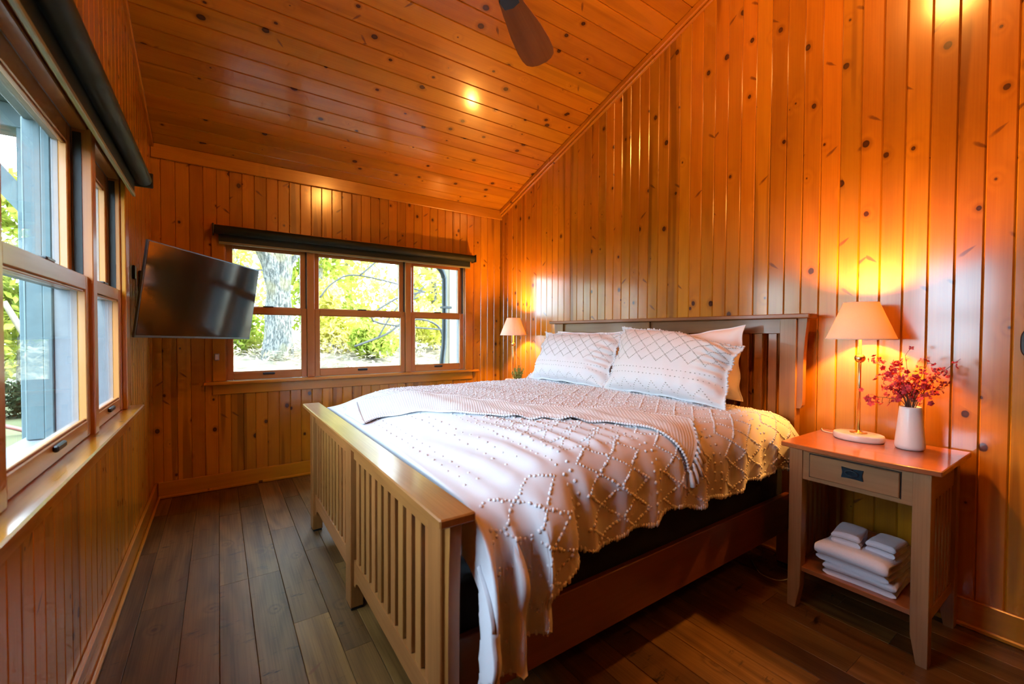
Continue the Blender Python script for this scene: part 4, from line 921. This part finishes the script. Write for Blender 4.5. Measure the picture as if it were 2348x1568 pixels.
tube('arm', mt, 'black_metal', [p0, p1], 0.018, 12); tube('arm', mt, 'black_metal', [p1, back + ey * 0.02], 0.016, 12); tube('arm_joint', mt, 'black_metal', [p1 - Vector((0, 0, 0.04)), p1 + Vector((0, 0, 0.04))], 0.024, 16)
box('tv_bracket', mt, 'black_metal', (-0.16, 0.0425, -0.16), (0.06, 0.050, 0.06), 0.003, 'x', tm)
box('cable_plate', mt, 'black_metal', (XL, 3.30, 1.585), (XL + 0.012, 3.36, 1.665), 0.004, 'z')

# ------------------------------------------------------------------ ceiling fan (its hub hangs outside the picture)
fx, fy, fz = 0.68, 1.19, 2.50
fan = thing('ceiling_fan', (fx, fy, fz), 'dark wooden ceiling fan blade hanging below the pine ceiling', 'ceiling fan')
lathe('motor', fan, 'bronze_dark', [(0.02, -0.07), (0.10, -0.055), (0.13, -0.02), (0.13, 0.05), (0.09, 0.10), (0.03, 0.12)], (fx, fy, fz + 0.05), 36)
lathe('downrod', fan, 'bronze_dark', [(0.014, 0), (0.014, cz(fy) - fz - 0.2)], (fx, fy, fz + 0.17), 16); lathe('canopy', fan, 'bronze_dark', [(0.03, -0.09), (0.07, -0.05), (0.08, 0.0)], (fx, fy, cz(fy) - 0.03), 28)
a0_ = math.atan2(1.56 - fy, 1.23 - fx)
for i in range(3):
    an = a0_ + i * 2 * math.pi / 3; M_ = Matrix.Translation((fx, fy, fz)) @ Matrix.Rotation(an, 4, 'Z') @ Matrix.Rotation(math.radians(-13), 4, 'X')
    prof = [(0.215, 0.034), (0.30, 0.046), (0.42, 0.064), (0.52, 0.072), (0.58, 0.071), (0.615, 0.064), (0.638, 0.045), (0.648, 0.018)]
    out = prof + [(x_, -y_) for x_, y_ in prof[::-1]]; n = len(out); V = [(x_, y_, z_) for z_ in (-0.003, 0.003) for x_, y_ in out]
    F = [list(range(n))[::-1], list(range(n, 2 * n))] + [[j, (j + 1) % n, n + (j + 1) % n, n + j] for j in range(n)]
    bl = mesh_obj('blade', V, F, 'fan_blade_wood', fan, M_); 
    ir = [(0.10, 0.016), (0.20, 0.012), (0.235, 0.034), (0.275, 0.030), (0.285, 0.0)]; io = ir + [(x_, -y_) for x_, y_ in ir[-2::-1]]; n = len(io)
    V = [(x_, y_, z_) for z_ in (-0.0085, -0.0032) for x_, y_ in io]; F = [list(range(n))[::-1], list(range(n, 2 * n))] + [[j, (j + 1) % n, n + (j + 1) % n, n + j] for j in range(n)]
    mesh_obj('blade_iron', V, F, 'bronze_dark', bl, M_)

# small things on the walls
sw = thing('wall_sensor', (-0.012, YB - 0.02, 1.075), 'small grey sensor on the casing under the television', 'sensor')
box('body', sw, 'grey_plastic', (-0.030, YB - 0.036, 1.048), (0.004, YB - 0.02, 1.105), 0.004, 'z'); box('cover', sw, 'white_plastic', (-0.024, YB - 0.039, 1.056), (-0.002, YB - 0.036, 1.098), 0.001, 'z')
th_ = thing('thermostat', (XR, 0.225, 1.25), 'dark rounded wall control at the right edge of the picture', 'wall control')
pr = [(0.055 * math.copysign(abs(math.cos(a)) ** 0.6, math.cos(a)), 0.062 * math.copysign(abs(math.sin(a)) ** 0.6, math.sin(a))) for a in [2 * math.pi * k_ / 40 for k_ in range(40)]]
prism('cover', th_, 'black_metal', pr, (XR, 0.225, 1.25), (0, -1, 0), (0, 0, 1), 0.022, 0.004); prism('dial', th_, 'bronze_dark', [(p_ * 0.55, q_ * 0.5) for p_, q_ in pr], (XR - 0.022, 0.225, 1.25), (0, -1, 0), (0, 0, 1), 0.006, 0.002)

# flush ceiling light by the ridge, above the picture: mirrored at the top of the headboard wall and in the board over the far window
def ceiling_light(lx, ly, watts, label):
    lz = cz(ly) - 0.012
    pd = thing('ceiling_light', (lx, ly, lz), label, 'ceiling light', 'flush ceiling lights')
    lathe('canopy', pd, 'bronze_dark', [(0.14, -0.028), (0.15, -0.02), (0.15, 0.0)], (lx, ly, lz), 36); lathe('bulb', pd, 'bulb_glow', [(0.001, -0.05), (0.02, -0.047), (0.028, -0.035), (0.02, -0.028)], (lx, ly, lz), 24)
    lathe('bowl', pd, 'lamp_shade', [(0.135, -0.028), (0.125, -0.055), (0.09, -0.08), (0.03, -0.093), (0.001, -0.094)], (lx, ly, lz), 40, closed_ends=False)
    ld = bpy.data.lights.new('ceiling_bulb_light', 'POINT'); ld.energy = watts; ld.color = WARM; ld.shadow_soft_size = 0.10
    link(bpy.data.objects.new('ceiling_bulb_light', ld), pd, Matrix.Translation((lx, ly, lz - 0.21)))
ceiling_light(1.44, 0.75, CEILING_W, 'frosted flush ceiling light on the ridge above the bed')
ceiling_light(1.20, -1.10, FILL_LIGHT_W, 'unseen flush fill light added on the slope behind the camera')  # added unseen lamp, warm fill for the near side of the duvet

# ------------------------------------------------------------------ outdoors
GZ = -0.45
def ground(name, mat, pts, z, kind='structure'):
    V = [(x, y, z if zz is None else zz) for x, y, zz in pts]; n = len(V); V += [(v[0], v[1], v[2] - 0.1) for v in V]
    F = [tuple(range(n)), tuple(range(2 * n - 1, n - 1, -1))] + [(i, n + i, n + (i + 1) % n, (i + 1) % n) for i in range(n)]
    o = mesh_obj(name, V, F, mat); o['kind'] = kind; return o
ground('lawn', 'grass', [(-45, -30, None), (XL - 0.18, -30, None), (XL - 0.18, 60, None), (-45, 60, None)], GZ)
# rising ground behind the house
NX, NY = 40, 40; gx = np.linspace(-0.585, 40, NX); gy = np.linspace(YB + 0.18, 50, NY); X_, Y_ = np.meshgrid(gx, gy, indexing='ij')
Z_ = GZ + 0.15 + 1.15 * sst((Y_ - 4.6) / 6.5) + 0.03 * np.maximum(Y_ - 11, 0) + 0.05 * pn(X_ * 0.4, Y_ * 0.4); 
def hill_z(x, y): return float(GZ + 0.15 + 1.15 * sst((y - 4.6) / 6.5) + 0.03 * max(y - 11, 0))
hill = np_mesh('hillside', np.stack([X_, Y_, Z_], -1).reshape(-1, 3), grid_faces(NX, NY), 'forest_floor'); hill['kind'] = 'structure'
def strip(d0, d1, name, label):
    # pale bands across the view from the left window, laid square to the line of sight
    c, s = math.cos(math.radians(-14)), math.sin(math.radians(-14)); f = Vector((s, c, 0)); r = Vector((c, -s, 0))
    pts = [f * d0 - r * 14, f * d0 + r * 1.5, f * d1 + r * 1.5, f * d1 - r * 14]
    V = [Vector((p.x, p.y, GZ + 0.012)) for p in pts]; V = [v for v in V]; V += [v - Vector((0, 0, 0.02)) for v in V]
    o = mesh_obj(name, V, [(0, 3, 2, 1), (4, 5, 6, 7), (0, 1, 5, 4), (1, 2, 6, 5), (2, 3, 7, 6), (3, 0, 4, 7)], 'path_gravel'); return tag(o, label, 'path', kind='structure')
strip(4.8, 7.3, 'driveway', 'pale gravel drive outside the left window'); strip(8.1, 9.6, 'garden_path', 'pale garden path across the lawn')

def leaf_cloud(name, parent, mat, centres, n, size, flat=0.6, squash=1.0, seed=0):
    r = np.random.default_rng(seed); V = []; per = max(1, n // len(centres))
    Vs = []
    for (c, rad) in centres:
        d = r.normal(size=(per, 3)); d /= np.linalg.norm(d, axis=1, keepdims=True); rr = rad * r.uniform(0.35, 1.0, (per, 1)) ** 0.6
        p = np.array(c)[None] + d * rr * np.array([1, 1, squash]); t = r.normal(size=(per, 3)); t /= np.linalg.norm(t, axis=1, keepdims=True)
        nn = r.normal(size=(per, 3)) + np.array([0, 0, 1.0]) * flat; b = np.cross(nn, t); b /= np.linalg.norm(b, axis=1, keepdims=True); s = size * r.uniform(0.6, 1.4, (per, 1))
        Vs.append(np.stack([p - t * s, p - b * s * 0.45 + nn * s * 0.08, p + t * s, p + b * s * 0.45 + nn * s * 0.08], 1))
    V = np.concatenate(Vs).reshape(-1, 3); F = np.arange(len(V)).reshape(-1, 4); c0 = np.array(centres[0][0])
    o = np_mesh(name, V - c0, F, mat, parent, Matrix.Translation(c0), smooth=False); o['kind'] = 'stuff'; return o
def tree(name, x, y, z, label, blobs_, leafmat, n, size, trunk_r, trunk_h, lean=(0, 0), seed=0, cat='tree', group='trees outside', branches=5):
    t = thing(name, (x, y, z), label, cat, group); rr = random.Random(seed)
    if trunk_h > 0:
        pts = spline([(x, y, z - 0.1), (x + lean[0] * 0.3, y, z + trunk_h * 0.35), (x + lean[0] * 0.7, y + lean[1] * 0.5, z + trunk_h * 0.7), (x + lean[0], y + lean[1], z + trunk_h)], 5)
        tk = tube('trunk', t, 'bark', pts, [trunk_r * (1.25 if i == 0 else 1) * (1 - 0.5 * i / len(pts)) for i in range(len(pts))], 12)
        for k_ in range(branches):
            b = pts[int(len(pts) * rr.uniform(0.35, 0.95))]; c, rad = rr.choice(blobs_); e = Vector((x, y, z)) + Vector(c) + Vector((rr.uniform(-1, 1), rr.uniform(-1, 1), rr.uniform(-0.5, 0.5))) * rad * 0.7
            tube('branch', tk, 'bark', spline([b, b.lerp(e, 0.5) + Vector((0, 0, 0.15)), e], 4), [trunk_r * 0.28 * (1 - 0.09 * j) for j in range(9)], 6)
    leaf_cloud('foliage', t, leafmat, [((x + c[0], y + c[1], z + c[2]), rad) for c, rad in blobs_], n, size, seed=seed)
    return t
G1 = 'trees behind the far window'
# the big oak seen through the left unit
oz = hill_z(1.02, 10.0)
oak = thing('oak_tree', (1.02, 10.0, oz), 'large grey-barked oak trunk outside the far window behind the television', 'tree')
def trunkmesh(pts, rad, n=28, seed=1):
    pts = spline(pts, 6); m = len(pts); V = []; F = []
    for i, p in enumerate(pts):
        r = np.interp(i / (m - 1), np.linspace(0, 1, len(rad)), rad)
        for k_ in range(n):
            a = 2 * math.pi * k_ / n; q = r * (1 + 0.08 * math.sin(5 * a + i * 0.4) + 0.05 * math.sin(11 * a - i * 0.7) + 0.12 * mnoise.noise((math.cos(a) * 2 + seed, math.sin(a) * 2, i * 0.25))); V.append(p + Vector((math.cos(a) * q, math.sin(a) * q, 0)))
    for i in range(m - 1):
        for k_ in range(n): F.append((i * n + k_, i * n + (k_ + 1) % n, (i + 1) * n + (k_ + 1) % n, (i + 1) * n + k_))
    return V, F
b0 = Vector((1.02, 10.0, oz))
V, F = trunkmesh([b0 + Vector(v) for v in ((-0.02, 0, -0.2), (-0.02, 0, 0.4), (0.02, 0, 1.2), (0.05, 0, 2.0), (0.02, 0, 2.6), (0.06, 0, 4.5))], [0.34, 0.25, 0.215, 0.20, 0.165, 0.14]); tk = mesh_obj('trunk', [v - b0 for v in V], F, 'bark', oak, Matrix.Translation(b0), True)
V, F = trunkmesh([b0 + Vector(v) for v in ((0.0, -0.05, 1.0), (-0.10, -0.1, 1.6), (-0.24, -0.12, 2.1), (-0.62, -0.1, 2.7), (-1.2, 0, 3.6))], [0.19, 0.165, 0.15, 0.13, 0.1], 20, 3); mesh_obj('limb', [v - b0 for v in V], F, 'bark', tk, Matrix.Translation(b0), True)
tube('limb', tk, 'bark', spline([b0 + Vector(v) for v in ((0.15, 0, 1.9), (0.6, -0.1, 2.35), (1.4, -0.3, 2.9), (2.6, -0.4, 3.9))], 6), [0.06 - 0.0016 * i for i in range(19)], 8)
tube('twig', tk, 'bark', spline([b0 + Vector(v) for v in ((-0.25, -0.1, 1.75), (-0.5, -0.1, 1.72), (-0.8, -0.1, 1.5))], 4), [0.02, 0.018, 0.016, 0.015, 0.014, 0.012, 0.01, 0.008, 0.006], 6)
leaf_cloud('foliage', oak, 'leaf_yellow', [((0.0, 9.2, 4.3), 0.9), ((0.6, 8.9, 3.6), 0.55), ((2.3, 9.3, 4.2), 1.0), ((1.7, 8.9, 1.95), 0.35), ((0.3, 9.0, 3.2), 0.4), ((1.0, 10, 6.0), 2.2)], 3600, 0.07, seed=5)
random.seed(5)
spots = [(-0.9, 14, 1.4), (0.6, 19.5, 1.7), (2.7, 14, 1.4), (4.9, 19.5, 1.7), (6.3, 14, 1.4), (9.2, 19.5, 1.7), (9.9, 14, 1.4), (13.5, 19.5, 1.7)]
desc = ['yellow-green tree behind the television, left of the oak trunk', 'yellow-green tree right behind the oak trunk', 'pale leafy tree behind the oak, left of the middle window unit', 'pale leafy tree far behind the middle window unit', 'yellow-green tree behind the right of the middle window unit', 'pale tree far behind the downspout', 'green tree beyond the porch post', 'pale tree farthest right beyond the porch post']
for i, ((x, y, r), d) in enumerate(zip(spots, desc)):
    z = hill_z(x, y); bl = [((random.uniform(-1, 1) * r * 0.5, random.uniform(-0.8, 0.8), r * (0.4 + 0.55 * k_)), r * 0.75) for k_ in range(7)]
    tree('leafy_tree', x, y, z, d, bl, ('leaf_yellow', 'leaf_yellow', 'leaf_green')[i % 3], 3400, 0.13, 0.12, r * 3.0, (random.uniform(-0.5, 0.5), 0), 30 + i, group=G1)
sdesc = ['low green shrub at the foot of the oak, to its left', 'low shrub just right of the oak trunk', 'green shrub in the left of the middle window unit', 'green shrub in the centre of the middle window unit', 'pale shrub in the right of the middle window unit', 'low shrub beside the downspout', 'low shrub beyond the porch post']
for i, (x, y, r) in enumerate(((0.2, 10.8, 0.75), (2.2, 10.6, 0.7), (2.9, 9.6, 0.6), (3.9, 10.2, 0.85), (5.0, 10.8, 0.8), (4.6, 8.8, 0.5), (6.4, 10.5, 0.9))):
    z = hill_z(x, y); bl = [((random.uniform(-1, 1) * r * 0.7, random.uniform(-0.3, 0.3), r * random.uniform(0.3, 1.0)), r * 0.6) for k_ in range(5)]
    tree('shrub', x, y, z, sdesc[i], bl, ('leaf_green', 'leaf_yellow')[i % 2], 1500, 0.07, 0.02, r * 0.9, seed=60 + i, cat='shrub', group='shrubs behind the far window', branches=6)
# bare slanting branches across the middle unit
br = thing('dead_branch', (3.95, 8.3, hill_z(3.95, 8.3)), 'bare grey branches slanting across the view of the middle window unit', 'branch')
zz0 = hill_z(3.95, 8.3)
for p_, r_ in (([(3.95, 8.3, zz0 - 0.05), (3.85, 8.3, 1.35), (3.2, 8.3, 1.55), (2.7, 8.3, 1.25), (2.1, 8.3, 1.02)], 0.022), ([(2.55, 8.3, 1.2), (2.9, 8.3, 1.75), (3.35, 8.3, 2.0)], 0.016), ([(3.85, 8.3, 1.35), (2.45, 8.3, 1.5), (2.9, 8.3, 1.95), (3.5, 8.3, 2.12)], 0.02), ([(3.2, 8.3, 1.55), (3.15, 8.3, 1.85), (3.5, 8.3, 2.25)], 0.015), ([(3.5, 8.3, 2.12), (2.2, 8.3, 2.35), (1.75, 8.3, 2.2), (1.5, 8.3, 1.9)], 0.016), ([(2.2, 8.3, 2.35), (2.6, 8.3, 2.75), (2.75, 8.3, 3.1)], 0.018)):
    tube('branch', br, 'branch_grey', spline(p_, 6), r_, 6)
# pale ferns on the bank
V = []
rf = np.random.default_rng(9); n = 9000
fx_ = rf.uniform(-0.4, 8.5, n); fy_ = rf.uniform(6.0, 11.5, n); fz_ = np.array([hill_z(a, b) for a, b in zip(fx_, fy_)]) + rf.uniform(0.02, 0.28, n)
p = np.stack([fx_, fy_, fz_], -1); t_ = np.stack([rf.normal(size=n), rf.normal(size=n), rf.uniform(-0.2, 0.5, n)], -1); t_ /= np.linalg.norm(t_, axis=1, keepdims=True); b_ = np.cross(t_, [0, 0, 1.0]) ; s_ = rf.uniform(0.05, 0.12, (n, 1))
V = np.stack([p - t_ * s_, p - b_ * s_ * 0.28, p + t_ * s_, p + b_ * s_ * 0.28], 1).reshape(-1, 3)
fern = np_mesh('fern_bank', V, np.arange(len(V)).reshape(-1, 4), 'fern', smooth=False); tag(fern, 'pale sunlit ferns covering the bank behind the house', 'ferns', kind='stuff')

# porch at the back right: timber post, beam and downspout
pp = thing('porch_post', (2.66, 5.36, -0.30), 'pale timber porch post with beam seen through the right window unit', 'post')
box('post', pp, 'timber_pale', (2.56, 5.26, -0.35), (2.76, 5.46, 2.42), 0.01, 'z'); box('beam', pp, 'timber_pale', (2.2, 5.27, 2.42), (6.0, 5.45, 2.62), 0.01, 'x'); box('beam', pp, 'timber_pale', (2.57, YB + 0.56, 2.42), (2.75, 5.27, 2.62), 0.01, 'y')
ds = thing('downspout', (2.47, 5.24, -0.30), 'dark green metal downspout beside the porch post', 'downspout')
tube('pipe', ds, 'metal_green', spline([(2.16, 5.20, 2.30), (2.22, 5.20, 2.26), (2.40, 5.20, 2.12), (2.455, 5.20, 2.02), (2.465, 5.20, 1.9), (2.465, 5.20, 1.2), (2.43, 5.20, 0.8), (2.40, 5.20, -0.3)], 8), 0.036, 10)
box('strap', ds, 'metal_green', (2.42, 5.158, 1.60), (2.555, 5.245, 1.63), 0.003, 'x')

# side porch outside the left window: boarded wing wall, post, knee brace, beam, soffit
sp = thing('side_porch', (-1.0, 5.0, GZ), 'blue-grey boarded porch wall with post and brace outside the left window', 'porch')
FY = 5.0
x = -0.60; i = 0
while x > -1.14:
    wd = 0.085; box('siding_board', sp, 'siding_pale' if i < 2 else 'siding_blue', (x - wd, FY, GZ), (x - 0.004, FY + 0.03, 2.55), 0.003, 'z')
    box('batten', sp, 'siding_pale' if i < 2 else 'siding_blue', (x - 0.018, FY - 0.022, GZ), (x + 0.012, FY, 2.55), 0.003, 'z'); x -= wd; i += 1
box('post', sp, 'siding_blue', (-1.27, FY - 0.11, GZ), (-1.14, FY + 0.04, 2.84), 0.006, 'z'); box('beam', sp, 'siding_blue', (-4.2, FY - 0.10, 2.84), (-0.80, FY + 0.04, 3.02), 0.006, 'x')
prism('knee_brace', sp, 'siding_blue', [(0, 2.20), (0, 2.42), (-0.30, 2.84), (-0.46, 2.84)], (-1.27, FY - 0.02, 0), (1, 0, 0), (0, 0, 1), 0.08)
for k_ in range(9): box('soffit_board', sp, 'siding_blue', (-4.2, FY - 0.60 + k_ * 0.15, 3.02), (-0.80, FY - 0.454 + k_ * 0.15, 3.05), 0.003, 'x')
# garden on the left
G2 = 'trees beyond the lawn'
ld_ = ['tall pale tree across the lawn seen in the upper left window', 'yellow tree across the lawn seen in the lower left window', 'green tree far across the lawn behind the slanting trunk', 'tall green tree beyond the drive out of the left window', 'yellow tree beyond the porch corner']
for i, (x, y, r, hgt) in enumerate(((-3.8, 14.8, 1.4, 5.5), (-6.6, 18.8, 1.6, 4.5), (-3.0, 20.5, 1.6, 5.0), (-9.0, 14.0, 2.6, 6.0), (-11, 6.0, 2.6, 6.0))):
    bl = [((random.uniform(-1, 1) * r * 0.6, random.uniform(-1, 1) * r * 0.4, hgt * (0.22 + 0.16 * k_)), r * 0.62) for k_ in range(5)]
    tree('garden_tree', x, y, GZ, ld_[i], bl, ('leaf_green', 'leaf_yellow', 'leaf_green')[i % 3], 3600, 0.13, 0.14, hgt * 0.8, (random.uniform(-0.4, 0.4), 0), 90 + i, group=G2)
pl_ = thing('leaning_trunk', (-3.1, 13.6, GZ), 'pale slanting tree trunk across the lawn in the lower left window', 'tree trunk')
tube('trunk', pl_, 'timber_pale', spline([(-3.0, 13.6, GZ - 0.1), (-3.25, 13.6, 0.6), (-3.75, 13.6, 1.9)], 5), [0.09 - 0.004 * k_ for k_ in range(11)], 8)
hd = thing('hedge', (-4.2, 12.6, GZ), 'dark clipped hedge at the far side of the lawn', 'hedge')
leaf_cloud('foliage', hd, 'leaf_dark', [((-6.2 + 0.45 * k_, 12.6, GZ + 0.35), 0.42) for k_ in range(9)], 5000, 0.06, seed=33); tube('stems', hd, 'bark', [(-6.2, 12.6, GZ), (-6.2, 12.6, GZ + 0.5)], 0.03, 6)
ar = thing('garden_arch', (-2.95, 10.2, GZ), 'low curved pink-white hoop lying on the lawn', 'garden hoop')
tube('hoop', ar, 'arch_pink', [(-2.55 - 1.6 * t_ / 20, 10.4 - 0.2 * t_ / 20, GZ + 0.02 + 0.28 * math.sin(math.pi * t_ / 20)) for t_ in range(21)], 0.035, 8)
